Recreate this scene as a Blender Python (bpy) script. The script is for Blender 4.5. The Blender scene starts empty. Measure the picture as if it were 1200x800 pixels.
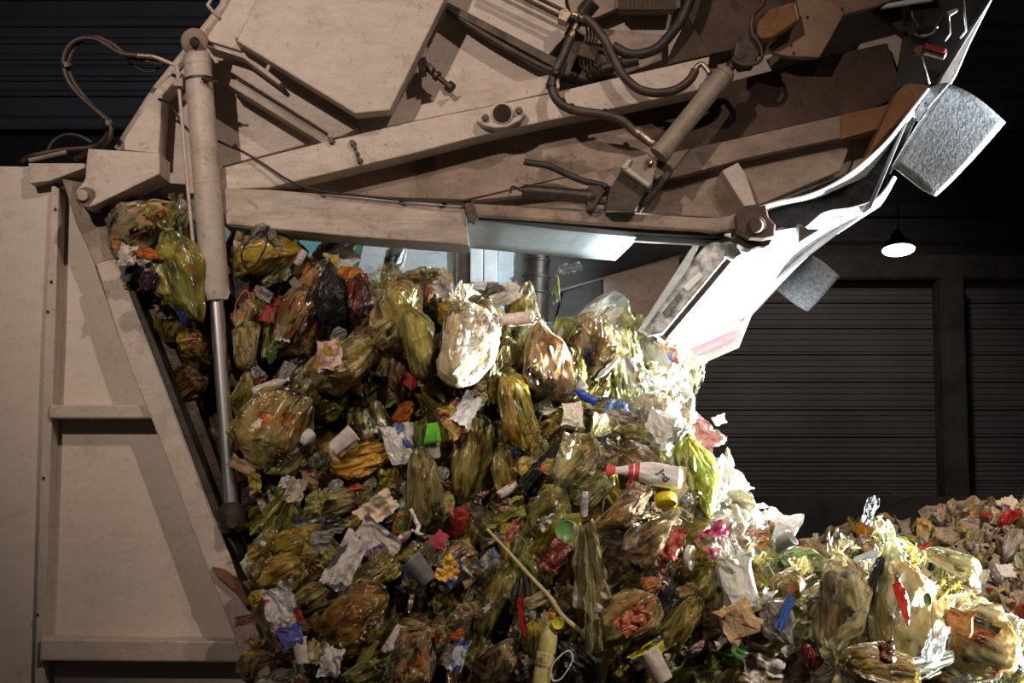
import bpy, bmesh, math, random
from mathutils import Vector, Matrix, noise
SC = bpy.context.scene
COL = SC.collection
PI = math.pi
# ------------------------------------------------------------------ camera
F, PITCH, CAM = 1730.0, math.atan(165 / 1730.0), Vector((0, -5.0, 2.2))
cam_d = bpy.data.cameras.new('camera')
cam_d.sensor_width = 36
cam_d.lens = F / 1200 * 36
cam_d.clip_end = 200
cam = bpy.data.objects.new('camera', cam_d)
cam.location = CAM
cam.rotation_euler = (PI / 2 + PITCH, 0, 0)
COL.objects.link(cam)
SC.camera = cam
# ------------------------------------------------------------------ world, lights, exposure
SC.view_settings.view_transform = 'Standard'
SC.view_settings.look = 'None'
SC.view_settings.exposure = 0.0
SC.view_settings.gamma = 1.0
SC.view_settings.use_curve_mapping = False
w = bpy.data.worlds.new('hall_air')
SC.world = w
w.use_nodes = True
w.node_tree.nodes['Background'].inputs[0].default_value = (0.55, 0.6, 0.75, 1)
w.node_tree.nodes['Background'].inputs[1].default_value = 0.014

def spot(name, loc, target, energy, color, size, angle, blend=0.4):
    d = bpy.data.lights.new(name, 'SPOT')
    d.energy, d.color, d.shadow_soft_size = energy, color, size
    d.spot_size, d.spot_blend = math.radians(angle), blend
    o = bpy.data.objects.new(name, d)
    o.location = loc
    o.rotation_euler = (Vector(target) - Vector(loc)).to_track_quat('-Z', 'Y').to_euler()
    COL.objects.link(o)
    return o
WARM = (1.0, 0.79, 0.65)
spot('hall_lamp_left', (-2.6, -6.6, 5.9), (-0.40, 0.0, 3.45), 1040, WARM, 0.09, 34, 1.0)
spot('hall_lamp_middle', (2.2, -5.0, 7.0), (-0.75, 0.0, 3.15), 600, WARM, 0.09, 33, 1.0)
spot('added_fill_right', (3.6, -5.2, 6.8), (1.05, -0.3, 1.5), 1650, (1.0, 0.86, 0.70), 0.12, 31, 1.0)  # added fill light to brighten the pale bags at lower right
spot('loader_headlight', (5.8, 1.05, 1.75), (0.9, 0.5, 2.5), 23000, (0.90, 0.96, 1.0), 0.14, 46, 0.5)
spot('hall_lamp_rear', (3.6, 1.2, 7.6), (3.1, 4.9, 1.8), 2300, (1.0, 0.82, 0.65), 0.2, 60, 0.7)
spot('hall_lamp_far', (3.2, 9.0, 7.5), (3.2, 14.0, 2.4), 300, (1.0, 0.92, 0.87), 0.3, 80, 0.9)
spot('hall_lamp_far_left', (-4.5, 8.0, 8.2), (-5.0, 14.0, 5.0), 80, (0.92, 0.94, 1.0), 0.3, 110, 0.9)

# ------------------------------------------------------------------ helpers
_c, _s = math.cos(PITCH), math.sin(PITCH)
def P(px, py, Y=0.0):
    a, b = (px - 600) / F, (400 - py) / F
    d = Vector((a, _c - b * _s, _s + b * _c))
    return CAM + d * ((Y - CAM.y) / d.y)
def ppm(Y):                                   # metres per pixel at depth Y
    return (Y - CAM.y) / F
def lerp(a, b, t): return a + (b - a) * t
def clamp(x, a=0.0, b=1.0): return max(a, min(b, x))
def smooth(a, b, x):
    t = clamp((x - a) / (b - a))
    return t * t * (3 - 2 * t)
def gauss(x, y): return math.exp(-(x * x + y * y))
def interp(tab, x):
    if x <= tab[0][0]: return tab[0][1]
    for (a, b), (c, d) in zip(tab, tab[1:]):
        if x <= c: return lerp(b, d, (x - a) / (c - a))
    return tab[-1][1]
def hexc(h):
    r = [int(h[i:i + 2], 16) / 255 for i in (0, 2, 4)]
    return tuple((c / 12.92 if c <= 0.04045 else ((c + 0.055) / 1.055) ** 2.4) for c in r)
def link(name, me, parent=None, mat=None, color=None):
    o = bpy.data.objects.new(name, me)
    COL.objects.link(o)
    if parent is not None: o.parent = parent
    if mat is not None:
        me.materials.clear(); me.materials.append(mat)
    if color is not None: o.color = (*color[:3], 1)
    return o
def tag(o, label=None, cat=None, group=None, kind=None):
    if label: o['label'] = label
    if cat: o['category'] = cat
    if group: o['group'] = group
    if kind: o['kind'] = kind
    return o
def mesh_from(name, verts, faces, smooth_=True):
    me = bpy.data.meshes.new(name)
    me.from_pydata([tuple(v) for v in verts], [], faces)
    me.validate(); me.update()
    if smooth_:
        me.polygons.foreach_set('use_smooth', [True] * len(me.polygons))
    return me
def bm_mesh(name, bm, smooth_=False):
    me = bpy.data.meshes.new(name)
    bmesh.ops.recalc_face_normals(bm, faces=bm.faces)
    bm.to_mesh(me); bm.free()
    if smooth_:
        me.polygons.foreach_set('use_smooth', [True] * len(me.polygons))
    return me
def add_prism(bm, front, depth, bevel=0.0):
    vs = [bm.verts.new(v) for v in front]
    f = bm.faces.new(vs)
    r = bmesh.ops.extrude_face_region(bm, geom=[f])
    nv = [g for g in r['geom'] if isinstance(g, bmesh.types.BMVert)]
    bmesh.ops.translate(bm, verts=nv, vec=(0, depth, 0))
    if bevel > 0:
        ed = [e for e in bm.edges if all(v in vs for v in e.verts)]
        bmesh.ops.bevel(bm, geom=ed, offset=bevel, segments=2, affect='EDGES', profile=0.5)
def plate(name, pts, Y, thick, mat, parent, bevel=0.004):
    bm = bmesh.new()
    add_prism(bm, [P(x, y, Y) for x, y in pts], thick, bevel)
    return link(name, bm_mesh(name, bm), parent, mat)
def slab(name, lo, hi, mat, parent=None, bevel=0.0):
    bm = bmesh.new()
    bmesh.ops.create_cube(bm, size=1)
    for v in bm.verts:
        v.co = Vector([lerp(lo[i], hi[i], v.co[i] + 0.5) for i in range(3)])
    if bevel: bmesh.ops.bevel(bm, geom=bm.edges[:], offset=bevel, segments=2, affect='EDGES')
    return link(name, bm_mesh(name, bm), parent, mat)
def catmull(pts, n=8):
    q = [pts[0]] + list(pts) + [pts[-1]]
    out = []
    for i in range(1, len(q) - 2):
        p0, p1, p2, p3 = q[i - 1:i + 3]
        for k in range(n):
            t = k / n
            out.append(0.5 * ((2 * p1) + (p2 - p0) * t + (2 * p0 - 5 * p1 + 4 * p2 - p3) * t * t
                              + (3 * p1 - p0 - 3 * p2 + p3) * t ** 3))
    out.append(pts[-1])
    return out
def sweep(pts, rad, seg=10):                  # rad: number or function of t
    n = len(pts)
    verts, faces = [], []
    up = Vector((0.13, 1, 0.21)).normalized()
    prev = None
    for i, p in enumerate(pts):
        t = (pts[min(i + 1, n - 1)] - pts[max(i - 1, 0)]).normalized()
        a = (prev - t * prev.dot(t)) if prev is not None else t.cross(up)
        a = a.normalized(); prev = a
        b = t.cross(a)
        r = rad(i / (n - 1)) if callable(rad) else rad
        for k in range(seg):
            w_ = 2 * PI * k / seg
            verts.append(p + (a * math.cos(w_) + b * math.sin(w_)) * r)
    for i in range(n - 1):
        for k in range(seg):
            k2 = (k + 1) % seg
            faces.append((i * seg + k, i * seg + k2, (i + 1) * seg + k2, (i + 1) * seg + k))
    faces.append(tuple(range(seg))[::-1]); faces.append(tuple((n - 1) * seg + k for k in range(seg)))
    return verts, faces
def tube(name, pix, r, mat, parent, seg=10, n=8, ridge=0):
    pts = catmull([P(*p) for p in pix], n) if n else [P(*p) for p in pix]
    if ridge:
        m = ridge * 2 + 1
        q = []
        for i in range(m):
            f = i / (m - 1) * (len(pts) - 1); k = min(int(f), len(pts) - 2)
            q.append(pts[k].lerp(pts[k + 1], f - k))
        pts = q
        rr = lambda t: r * (1.0 if int(round(t * (m - 1))) % 2 else 0.82)
    else: rr = r
    v, f = sweep(pts, rr, seg)
    return link(name, mesh_from(name, v, f), parent, mat)
def turned(name, a, b, prof, mat, parent, seg=28):    # prof: list of (t along a-b in 0..1, radius)
    a, b = Vector(a), Vector(b)
    t = (b - a).normalized()
    u = t.cross(Vector((0.2, 1, 0.1))).normalized(); v = t.cross(u)
    verts, faces = [], []
    for s, r in prof:
        c = a.lerp(b, s)
        for k in range(seg):
            w_ = 2 * PI * k / seg
            verts.append(c + (u * math.cos(w_) + v * math.sin(w_)) * max(r, 1e-4))
    for i in range(len(prof) - 1):
        for k in range(seg):
            k2 = (k + 1) % seg
            faces.append((i * seg + k, i * seg + k2, (i + 1) * seg + k2, (i + 1) * seg + k))
    faces.append(tuple(range(seg))[::-1]); faces.append(tuple((len(prof) - 1) * seg + k for k in range(seg)))
    me = mesh_from(name, verts, faces)
    for p in me.polygons:
        if len(p.vertices) > 4: p.use_smooth = False
    me.update()
    o = link(name, me, parent, mat)
    es = o.modifiers.new('edges', 'EDGE_SPLIT'); es.split_angle = math.radians(22)
    return o
def straight(r, e=0.004, L=1.0):
    k = e / L
    return [(0, r - e), (k, r), (1 - k, r), (1, r - e)]

# ------------------------------------------------------------------ materials
class NB:
    def __init__(s, name):
        s.m = bpy.data.materials.new(name); s.m.use_nodes = True
        s.t = s.m.node_tree; s.t.nodes.clear()
        s.out = s.n('ShaderNodeOutputMaterial')
    def n(s, kind, **kw):
        x = s.t.nodes.new(kind)
        for k, v in kw.items(): setattr(x, k, v)
        return x
    def set(s, node, idx, val):
        if isinstance(val, bpy.types.NodeSocket): s.t.links.new(val, node.inputs[idx])
        elif val is not None:
            if isinstance(val, (tuple, list)) and len(val) == 3 and node.inputs[idx].type == 'RGBA': val = (*val, 1)
            node.inputs[idx].default_value = val
    def coord(s, kind='Object', scale=(1, 1, 1), rot=(0, 0, 0), offset=None):
        c = s.n('ShaderNodeTexCoord'); mp = s.n('ShaderNodeMapping')
        s.set(mp, 0, c.outputs[kind]); mp.inputs['Scale'].default_value = scale; mp.inputs['Rotation'].default_value = rot
        if offset is not None: s.set(mp, 1, offset)
        return mp.outputs[0]
    def noise(s, vec, scale=5, detail=5, rough=0.6, kind='FBM', dist=0.0):
        x = s.n('ShaderNodeTexNoise'); x.noise_type = kind
        s.set(x, 'Vector', vec); s.set(x, 'Scale', scale); s.set(x, 'Detail', detail); s.set(x, 'Roughness', rough); s.set(x, 'Distortion', dist)
        return x.outputs[0]
    def ramp(s, fac, stops):
        x = s.n('ShaderNodeValToRGB'); e = x.color_ramp.elements
        while len(e) < len(stops): e.new(0.5)
        for el, (p, c) in zip(e, stops):
            el.position = p
            el.color = (*c, 1) if isinstance(c, (tuple, list)) else (c, c, c, 1)
        s.set(x, 0, fac)
        return x.outputs[0]
    def mix(s, fac, a, b, blend='MIX'):
        x = s.n('ShaderNodeMix', data_type='RGBA', blend_type=blend)
        s.set(x, 0, fac); s.set(x, 6, a); s.set(x, 7, b)
        return x.outputs[2]
    def math(s, op, a, b=None):
        x = s.n('ShaderNodeMath', operation=op)
        s.set(x, 0, a)
        if b is not None: s.set(x, 1, b)
        return x.outputs[0]
    def bump(s, h, strength=0.3, dist=0.02):
        x = s.n('ShaderNodeBump'); s.set(x, 'Strength', strength); s.set(x, 'Distance', dist); s.set(x, 'Height', h)
        return x.outputs[0]
    def principled(s, col, rough=0.5, metal=0.0, normal=None, emit=None, spec=None):
        x = s.n('ShaderNodeBsdfPrincipled')
        s.set(x, 'Base Color', col); s.set(x, 'Roughness', rough); s.set(x, 'Metallic', metal)
        if normal is not None: s.set(x, 'Normal', normal)
        if spec is not None: s.set(x, 'Specular IOR Level', spec)
        if emit: s.set(x, 'Emission Color', emit[0]); s.set(x, 'Emission Strength', emit[1])
        s.t.links.new(x.outputs[0], s.out.inputs[0])
        return s.m

def paint(name, base, dirt, amount=0.5, streak=(3, 3, 3), rough=0.5, scr=True, fine=0.5):
    b = NB(name)
    v = b.coord('Object')
    big = b.noise(v, 1.9, 7, 0.66, dist=0.4)
    st = b.noise(b.coord('Object', streak), 3.0, 9, 0.74)
    mask = b.ramp(b.math('ADD', b.math('MULTIPLY', big, 0.5), b.math('MULTIPLY', st, 0.5)),
                  [(0.60 - amount * 0.26, 0.0), (0.74 - amount * 0.26, 0.55), (0.92 - amount * 0.26, 1.0)])
    blot = b.ramp(b.noise(v, 6.5, 9, 0.72, dist=0.8), [(0.565, 0.0), (0.62, 1.0)])          # greasy blots
    dots = b.ramp(b.noise(v, 52, 5, 0.66), [(0.61, 0.0), (0.67, 1.0)])                     # splashes
    scrt = b.ramp(b.noise(b.coord('Object', (3, 1, 90), (0, 0.12, 0)), 1.6, 4, 0.6), [(0.66, 0.0), (0.70, 1.0)])  # scratches
    c = b.mix(b.math('MULTIPLY', mask, 0.78), base, dirt)
    c = b.mix(b.math('MULTIPLY', blot, 0.10 + 0.5 * amount), c, dirt)
    c = b.mix(b.math('MULTIPLY', dots, 0.9 * fine), c, dirt)
    c = b.mix(b.math('MULTIPLY', scrt, 0.16), c, dirt)
    tone = b.ramp(b.noise(b.coord('Object', (1, 1, 2.4)), 9, 7, 0.75), [(0.25, 0.74 if fine > .4 else 0.88), (0.75, 1.10 if fine > .4 else 1.05)])
    grain = b.ramp(b.noise(b.coord('Object', (60, 60, 220)), 1.0, 3, 0.7), [(0.3, 0.95), (0.7, 1.03)])
    c = b.mix(1.0, c, tone, 'MULTIPLY')
    c = b.mix(1.0, c, grain, 'MULTIPLY')
    nrm = b.bump(b.noise(v, 60, 4, 0.6), 0.15, 0.004)
    r = b.math('ADD', b.math('MULTIPLY', mask, 0.2), rough)
    return b.principled(c, r, 0.0, nrm)
M = {}
M['body'] = paint('body_paint', (0.66, 0.585, 0.52), (0.27, 0.19, 0.13), 0.16, (1.2, 1, 7), 0.55, fine=0.35)
M['frame'] = paint('frame_paint', (0.60, 0.52, 0.45), (0.19, 0.12, 0.08), 0.34, (5, 1, 1.2), 0.55)
M['gate'] = paint('gate_paint', (0.58, 0.50, 0.44), (0.16, 0.095, 0.06), 0.30, (1.5, 1, 4), 0.5)
M['gate_dirty'] = paint('gate_paint_soiled', (0.40, 0.31, 0.25), (0.07, 0.04, 0.026), 0.78, (1.5, 1, 3), 0.6)
M['gate_brown'] = paint('gate_paint_browned', (0.12, 0.073, 0.05), (0.025, 0.015, 0.010), 0.95, (2, 1, 2), 0.65)
M['beam'] = paint('beam_paint', (0.62, 0.54, 0.47), (0.17, 0.10, 0.06), 0.40, (1.2, 1, 6), 0.5)
M['sill'] = paint('sill_paint', (0.60, 0.52, 0.45), (0.11, 0.065, 0.04), 0.62, (1.0, 1, 7), 0.5)
M['grey_steel'] = paint('grey_steel', (0.34, 0.28, 0.23), (0.08, 0.05, 0.035), 0.5, (3, 3, 3), 0.45)
M['rust'] = paint('rusty_steel', (0.30, 0.145, 0.06), (0.10, 0.04, 0.02), 0.6, (3, 3, 3), 0.75)
M['inner'] = paint('inner_sheet', (0.60, 0.66, 0.70), (0.20, 0.21, 0.22), 0.25, (1, 1, 5), 0.45)
M['teal'] = paint('teal_sheet', (0.14, 0.42, 0.43), (0.5, 0.62, 0.66), 0.35, (1, 1, 4), 0.4)
M['white_worn'] = paint('worn_white_sheet', (0.88, 0.90, 0.92), (0.55, 0.56, 0.58), 0.12, (2, 2, 2), 0.5)
M['dark_sheet'] = paint('dark_sheet', (0.055, 0.047, 0.042), (0.02, 0.016, 0.014), 0.5, (1, 1, 4), 0.6)
M['brown_sheet'] = paint('brown_sheet', (0.50, 0.33, 0.26), (0.12, 0.07, 0.05), 0.3, (1, 1, 6), 0.6)
def simple(name, col, rough=0.5, metal=0.0, spec=None, emit=None):
    return NB(name).principled(col, rough, metal, None, emit, spec)
def plain_noise(name, c1, c2, scale, rough, metal=0.0, bump=0.2, bscale=None, spec=None):
    b = NB(name)
    v = b.coord('Object')
    n = b.noise(v, scale, 6, 0.65)
    return b.principled(b.ramp(n, [(0.35, c1), (0.68, c2)]), rough, metal, b.bump(b.noise(v, bscale or scale * 3, 4, 0.6), bump, 0.01), None, spec)
M['rubber'] = plain_noise('black_rubber', (0.012, 0.011, 0.010), (0.05, 0.042, 0.036), 14, 0.55)
M['hose'] = plain_noise('hose_rubber', (0.028, 0.02, 0.016), (0.085, 0.055, 0.042), 18, 0.5)
M['black'] = simple('black_cable', (0.012, 0.011, 0.011), 0.45)
M['chrome'] = simple('chrome', (0.95, 0.96, 0.98), 0.34, 1.0)
M['fitting'] = plain_noise('brass_fitting', (0.25, 0.19, 0.12), (0.5, 0.42, 0.3), 30, 0.35, 0.8)
M['dark_steel'] = plain_noise('greasy_steel', (0.022, 0.017, 0.014), (0.09, 0.065, 0.05), 16, 0.45, 0.4)
M['galv'] = plain_noise('speckled_mudflap', (0.08, 0.085, 0.09), (0.24, 0.255, 0.27), 70, 0.5, 0.0, 0.2, 90)
M['channel'] = plain_noise('spattered_channel', (0.16, 0.165, 0.17), (0.92, 0.95, 0.98), 26, 0.5, 0.0, 0.2, 60)
M['edge_white'] = simple('bright_edge', (0.85, 0.88, 0.9), 0.35)
M['scrub'] = plain_noise('scrubbed_rubber', (0.006, 0.006, 0.006), (0.035, 0.03, 0.028), 14, 0.9, 0.0, 0.9, 40, 0.05)
M['pinkish'] = plain_noise('pinkish_bar', (0.10, 0.05, 0.05), (0.22, 0.11, 0.115), 9, 0.5)
M['red'] = simple('red_lens', (0.5, 0.03, 0.025), 0.25)
M['lampglow'] = simple('lamp_glow', (1, 0.95, 0.85), 0.4, 0, None, ((1.0, 0.93, 0.82), 9.0))
M['concrete'] = plain_noise('dark_concrete', (0.05, 0.042, 0.036), (0.13, 0.11, 0.095), 2.2, 0.85)
M['cladding'] = plain_noise('grey_cladding', (0.13, 0.13, 0.145), (0.18, 0.18, 0.195), 0.8, 0.5, 0.0, 0.05)
M['slat'] = plain_noise('door_slat', (0.13, 0.118, 0.112), (0.17, 0.155, 0.148), 0.9, 0.6, 0.0, 0.05)
M['floor'] = plain_noise('dirty_floor', (0.045, 0.035, 0.028), (0.12, 0.095, 0.075), 3.0, 0.7)

# thin plastic film: tinted per object through the object colour
def film_mat(name, clear=0.34, rough=0.24, crease=(5, 5, 1.5)):
    b = NB(name)
    oi = b.n('ShaderNodeObjectInfo')
    off = b.n('ShaderNodeVectorMath', operation='SCALE'); off.inputs[0].default_value = (7, 13, 5)
    b.set(off, 3, oi.outputs['Random'])
    v = b.coord('Object', crease, (0, 0, 0), off.outputs[0])
    ridg = b.noise(v, 1.0, 5, 0.55, 'RIDGED_MULTIFRACTAL', 0.3)
    v2 = b.coord('Object', (3, 3, 2), (0, 0, 0), off.outputs[0])
    patch = b.noise(v2, 1.4, 3, 0.55)
    col = b.mix(1.0, oi.outputs['Color'], b.ramp(patch, [(0.3, (0.62, 0.56, 0.46)), (0.5, (0.97, 0.95, 0.9)), (0.72, (1.15, 1.15, 1.12))]), 'MULTIPLY')
    fine = b.noise(b.coord('Object', (16, 16, 7), (0, 0, 0), off.outputs[0]), 1.0, 4, 0.6, 'RIDGED_MULTIFRACTAL', 0.4)
    nrm = b.bump(b.math('ADD', ridg, b.math('MULTIPLY', fine, 0.14)), 0.85, 0.05)
    d = b.n('ShaderNodeBsdfDiffuse'); b.set(d, 0, col); b.set(d, 'Normal', nrm)
    tr = b.n('ShaderNodeBsdfTranslucent'); b.set(tr, 0, col); b.set(tr, 'Normal', nrm)
    g = b.n('ShaderNodeBsdfGlossy'); b.set(g, 0, (1, 1, 1, 1)); b.set(g, 'Roughness', rough); b.set(g, 'Normal', nrm)
    tp = b.n('ShaderNodeBsdfTransparent'); b.set(tp, 0, b.mix(0.22, oi.outputs['Color'], (1, 1, 1, 1)))
    m1 = b.n('ShaderNodeMixShader'); b.set(m1, 0, 0.42); b.set(m1, 1, d.outputs[0]); b.set(m1, 2, tr.outputs[0])
    lw = b.n('ShaderNodeLayerWeight'); b.set(lw, 0, 0.35)
    fac = b.math('MULTIPLY', b.math('SUBTRACT', 1.0, lw.outputs['Facing']), b.ramp(patch, [(0.3, clear * 1.5), (0.62, clear * 0.6)]))
    m2 = b.n('ShaderNodeMixShader'); b.set(m2, 0, fac); b.set(m2, 1, m1.outputs[0]); b.set(m2, 2, tp.outputs[0])
    fr = b.n('ShaderNodeFresnel'); b.set(fr, 0, 1.45); b.set(fr, 1, nrm)
    m3 = b.n('ShaderNodeMixShader'); b.set(m3, 0, b.math('MULTIPLY', fr.outputs[0], 1.0)); b.set(m3, 1, m2.outputs[0]); b.set(m3, 2, g.outputs[0])
    b.t.links.new(m3.outputs[0], b.out.inputs[0])
    return b.m
M['film'] = film_mat('bag_film', 0.85)
M['film_clear'] = film_mat('clear_film', 1.1, 0.18)
M['film_opaque'] = film_mat('opaque_film', 0.06, 0.28)
def contents_mat():
    b = NB('mixed_waste')
    oi = b.n('ShaderNodeObjectInfo')
    off = b.n('ShaderNodeVectorMath', operation='SCALE'); off.inputs[0].default_value = (31, 17, 23)
    b.set(off, 3, oi.outputs['Random'])
    v = b.coord('Object', (1, 1, 1), (0, 0, 0), off.outputs[0])
    vo = b.n('ShaderNodeTexVoronoi'); b.set(vo, 'Vector', v); b.set(vo, 'Scale', 4.6); b.set(vo, 'Randomness', 1.0)
    sep = b.n('ShaderNodeSeparateColor'); b.set(sep, 0, vo.outputs['Color'])
    pal = b.ramp(sep.outputs[0], [(0.0, (0.55, 0.5, 0.4)), (0.16, (0.26, 0.17, 0.09)), (0.28, (0.75, 0.7, 0.6)), (0.40, (0.42, 0.30, 0.12)),
                                  (0.52, (0.40, 0.09, 0.04)), (0.58, (0.6, 0.52, 0.36)), (0.72, (0.10, 0.09, 0.08)), (0.80, (0.55, 0.24, 0.05)),
                                  (0.85, (0.70, 0.68, 0.62)), (0.93, (0.08, 0.20, 0.09)), (0.97, (0.10, 0.14, 0.4))])
    pal_node = b.t.nodes[-1]
    for n_ in b.t.nodes:
        if n_.type == 'VALTORGB': n_.color_ramp.interpolation = 'CONSTANT'
    col = b.mix(1.0, pal, oi.outputs['Color'], 'MULTIPLY')
    return b.principled(col, 0.45, 0.0, b.bump(b.noise(v, 9, 4, 0.6), 0.5, 0.05))
M['contents'] = contents_mat()
# printed packaging: object colour, a second ink, bands and small rows of print
def print_mat(name, rough=0.4, inks=((0.42, 0.06, 0.05), (0.07, 0.10, 0.28), (0.5, 0.28, 0.06), (0.22, 0.15, 0.08), (0.34, 0.10, 0.06), (0.08, 0.20, 0.08)), bands=True):
    b = NB(name)
    oi = b.n('ShaderNodeObjectInfo')
    off = b.n('ShaderNodeVectorMath', operation='SCALE'); off.inputs[0].default_value = (3, 5, 2)
    b.set(off, 3, oi.outputs['Random'])
    v = b.coord('Object', (1, 1, 1), (0, 0, 0), off.outputs[0])
    ink = b.ramp(oi.outputs['Random'], [(i / len(inks), c) for i, c in enumerate(inks)])
    b.t.nodes[-1].color_ramp.interpolation = 'CONSTANT'
    for n_ in b.t.nodes:
        if n_.type == 'VALTORGB': n_.color_ramp.interpolation = 'CONSTANT'
    br = b.n('ShaderNodeTexVoronoi', distance='CHEBYCHEV'); b.set(br, 'Vector', v); b.set(br, 'Scale', 2.3); b.set(br, 'Randomness', 0.7)
    sep = b.n('ShaderNodeSeparateColor'); b.set(sep, 0, br.outputs['Color'])
    m = b.math('GREATER_THAN', sep.outputs[0], 0.72)
    wv = b.n('ShaderNodeTexWave', wave_type='BANDS', bands_direction='Z'); b.set(wv, 'Vector', v); b.set(wv, 'Scale', 7.0)
    tx = b.math('MULTIPLY', b.math('GREATER_THAN', wv.outputs['Fac'], 0.62), b.math('GREATER_THAN', b.noise(b.coord('Object', (30, 30, 4)), 1.0, 1, 0.5), 0.52))
    tx = b.math('MULTIPLY', tx, b.math('GREATER_THAN', sep.outputs[1], 0.55))
    c = b.mix(m, oi.outputs['Color'], ink)
    c = b.mix(b.math('MULTIPLY', tx, 0.8), c, (0.04, 0.04, 0.06, 1))
    dirt = b.ramp(b.noise(v, 3.5, 5, 0.65), [(0.35, 0.55), (0.65, 1.0)])
    c = b.mix(1.0, c, dirt, 'MULTIPLY')
    return b.principled(c, rough, 0.0, b.bump(b.noise(v, 6, 4, 0.6, 'RIDGED_MULTIFRACTAL'), 0.35, 0.03))
M['print'] = print_mat('printed_wrapper')
M['news'] = print_mat('newsprint', 0.8, ((0.09, 0.09, 0.1), (0.16, 0.16, 0.17)))
def tinted(name, rough=0.5, bump=0.4, spec=None):
    b = NB(name)
    oi = b.n('ShaderNodeObjectInfo')
    v = b.coord('Object')
    dirt = b.ramp(b.noise(v, 4, 6, 0.7), [(0.3, 0.6), (0.65, 1.0)])
    return b.principled(b.mix(1.0, oi.outputs['Color'], dirt, 'MULTIPLY'), rough, 0.0, b.bump(b.noise(v, 5, 5, 0.6), bump, 0.03), None, spec)
M['paper'] = tinted('crumpled_paper', 0.75, 0.35)
M['plastic'] = tinted('hard_plastic', 0.3, 0.06)
M['glossy'] = tinted('glossy_plastic', 0.16, 0.5)
M['metal_foil'] = NB('foil').principled((0.75, 0.66, 0.45), 0.25, 1.0)
def core_mat():  # palette darkened so the gaps between pieces read as deep shade
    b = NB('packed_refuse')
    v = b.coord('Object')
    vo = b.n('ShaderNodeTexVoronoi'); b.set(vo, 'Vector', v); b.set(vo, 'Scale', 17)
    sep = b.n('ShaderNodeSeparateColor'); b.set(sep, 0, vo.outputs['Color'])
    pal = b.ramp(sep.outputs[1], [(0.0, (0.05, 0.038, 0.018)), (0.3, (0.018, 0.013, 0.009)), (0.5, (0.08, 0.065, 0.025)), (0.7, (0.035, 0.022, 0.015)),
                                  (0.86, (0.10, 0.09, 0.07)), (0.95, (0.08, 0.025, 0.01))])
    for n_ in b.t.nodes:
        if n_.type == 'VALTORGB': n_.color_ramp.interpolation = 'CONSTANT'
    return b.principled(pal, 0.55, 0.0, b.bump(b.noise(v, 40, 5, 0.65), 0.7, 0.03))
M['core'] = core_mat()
# ------------------------------------------------------------------ the hall
def st(o, label, cat): return tag(o, label, cat, kind='structure')
FAR = 14.0
st(slab('floor', (-16, -8, -0.2), (14, 15.5, 0), M['floor']), 'dark soiled concrete floor of the waste hall', 'floor')
st(slab('ceiling', (-16, -8, 9.0), (14, 15.5, 9.2), M['dark_sheet']), 'dark unlit hall roof', 'ceiling')
st(slab('wall_left', (-16.2, -8, 0), (-16, 15.5, 9.0), M['cladding']), 'dark side wall of the hall on the left', 'wall')
wb = st(slab('wall_back', (-16, FAR + 0.5, 0), (14, FAR + 0.7, 9.0), M['dark_sheet']), 'dark back wall of the hall above the push wall', 'wall')
def zpx(py, Y): return P(600, py, Y).z
def xpx(px, Y): return P(px, 400, Y).x
def ribbed(name, x0, x1, z0, z1, Y, ribs, depth, mat, parent):   # one horizontal sheet of cladding with pressed ribs
    prof = [(0.0, 0.05), (0.03, 0.0)]
    for k in range(ribs):
        a = 0.06 + 0.9 * k / ribs; d = 0.9 / ribs
        prof += [(a, 0), (a + d * 0.55, 0), (a + d * 0.66, depth), (a + d * 0.92, depth)]
    prof += [(0.97, 0), (1.0, 0.05)]
    vs, fs = [], []
    for t, d in prof:
        z = lerp(z1, z0, t)
        vs += [(x0, Y + d, z), (x1, Y + d, z)]
    for i in range(len(prof) - 1): fs.append((2 * i, 2 * i + 2, 2 * i + 3, 2 * i + 1))
    return link(name, mesh_from(name, vs, fs, False), parent, mat)
# cladding sheets above, visible over the truck body
zs = [zpx(y, FAR) for y in (-70, -40, -8, 24, 44, 63, 72, 88, 106, 146)]
for a, b_ in zip(zs, zs[1:]): ribbed('panel', -13, 13, b_, a, FAR + 0.3, 1, 0.03, M['cladding'], wb)
for k in range(3): ribbed('panel', 1.8, 13, zpx(200 + 50 * k, FAR), zpx(150 + 50 * k, FAR), FAR + 0.3, 1, 0.03, M['dark_sheet'], wb)
pw = st(slab('trim_1', (-13, FAR - 0.35, 0), (14, FAR + 0.45, zpx(582, FAR - 0.35)), M['concrete']), 'low concrete push wall along the back of the hall', 'wall')
st(slab('trim_2', (1.4, FAR - 0.1, zpx(328, FAR)), (14, FAR + 0.4, zpx(300, FAR)), M['concrete'], bevel=0.02), 'concrete lintel over the roller doors', 'lintel')
st(slab('trim_3', (xpx(1104, FAR - 0.3), FAR - 0.3, 1.9), (xpx(1132, FAR - 0.3), FAR + 0.4, zpx(328, FAR)), M['concrete'], bevel=0.03), 'concrete pillar between the two roller doors', 'pillar')
def door(name, x0, x1, label):
    e = bpy.data.objects.new(name, None); COL.objects.link(e); e.location = (xpx((x0 + x1) / 2, FAR), FAR + 0.2, 2.0)
    st(e, label, 'door')
    ys = [328, 354, 384, 415, 447, 480, 512, 541, 566, 584]
    for a, b_ in zip(ys, ys[1:]):
        s_ = ribbed('slat', xpx(x0, FAR), xpx(x1, FAR), zpx(b_, FAR), zpx(a, FAR), FAR + 0.1, 4, 0.012, M['slat'], e)
        s_.matrix_parent_inverse = Matrix.Translation(-e.location)
    return e
door('door_1', 640, 1100, 'wide dark roller door with horizontal slats left of the pillar')
door('door_2', 1136, 1420, 'dark roller door with horizontal slats right of the pillar')
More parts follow.
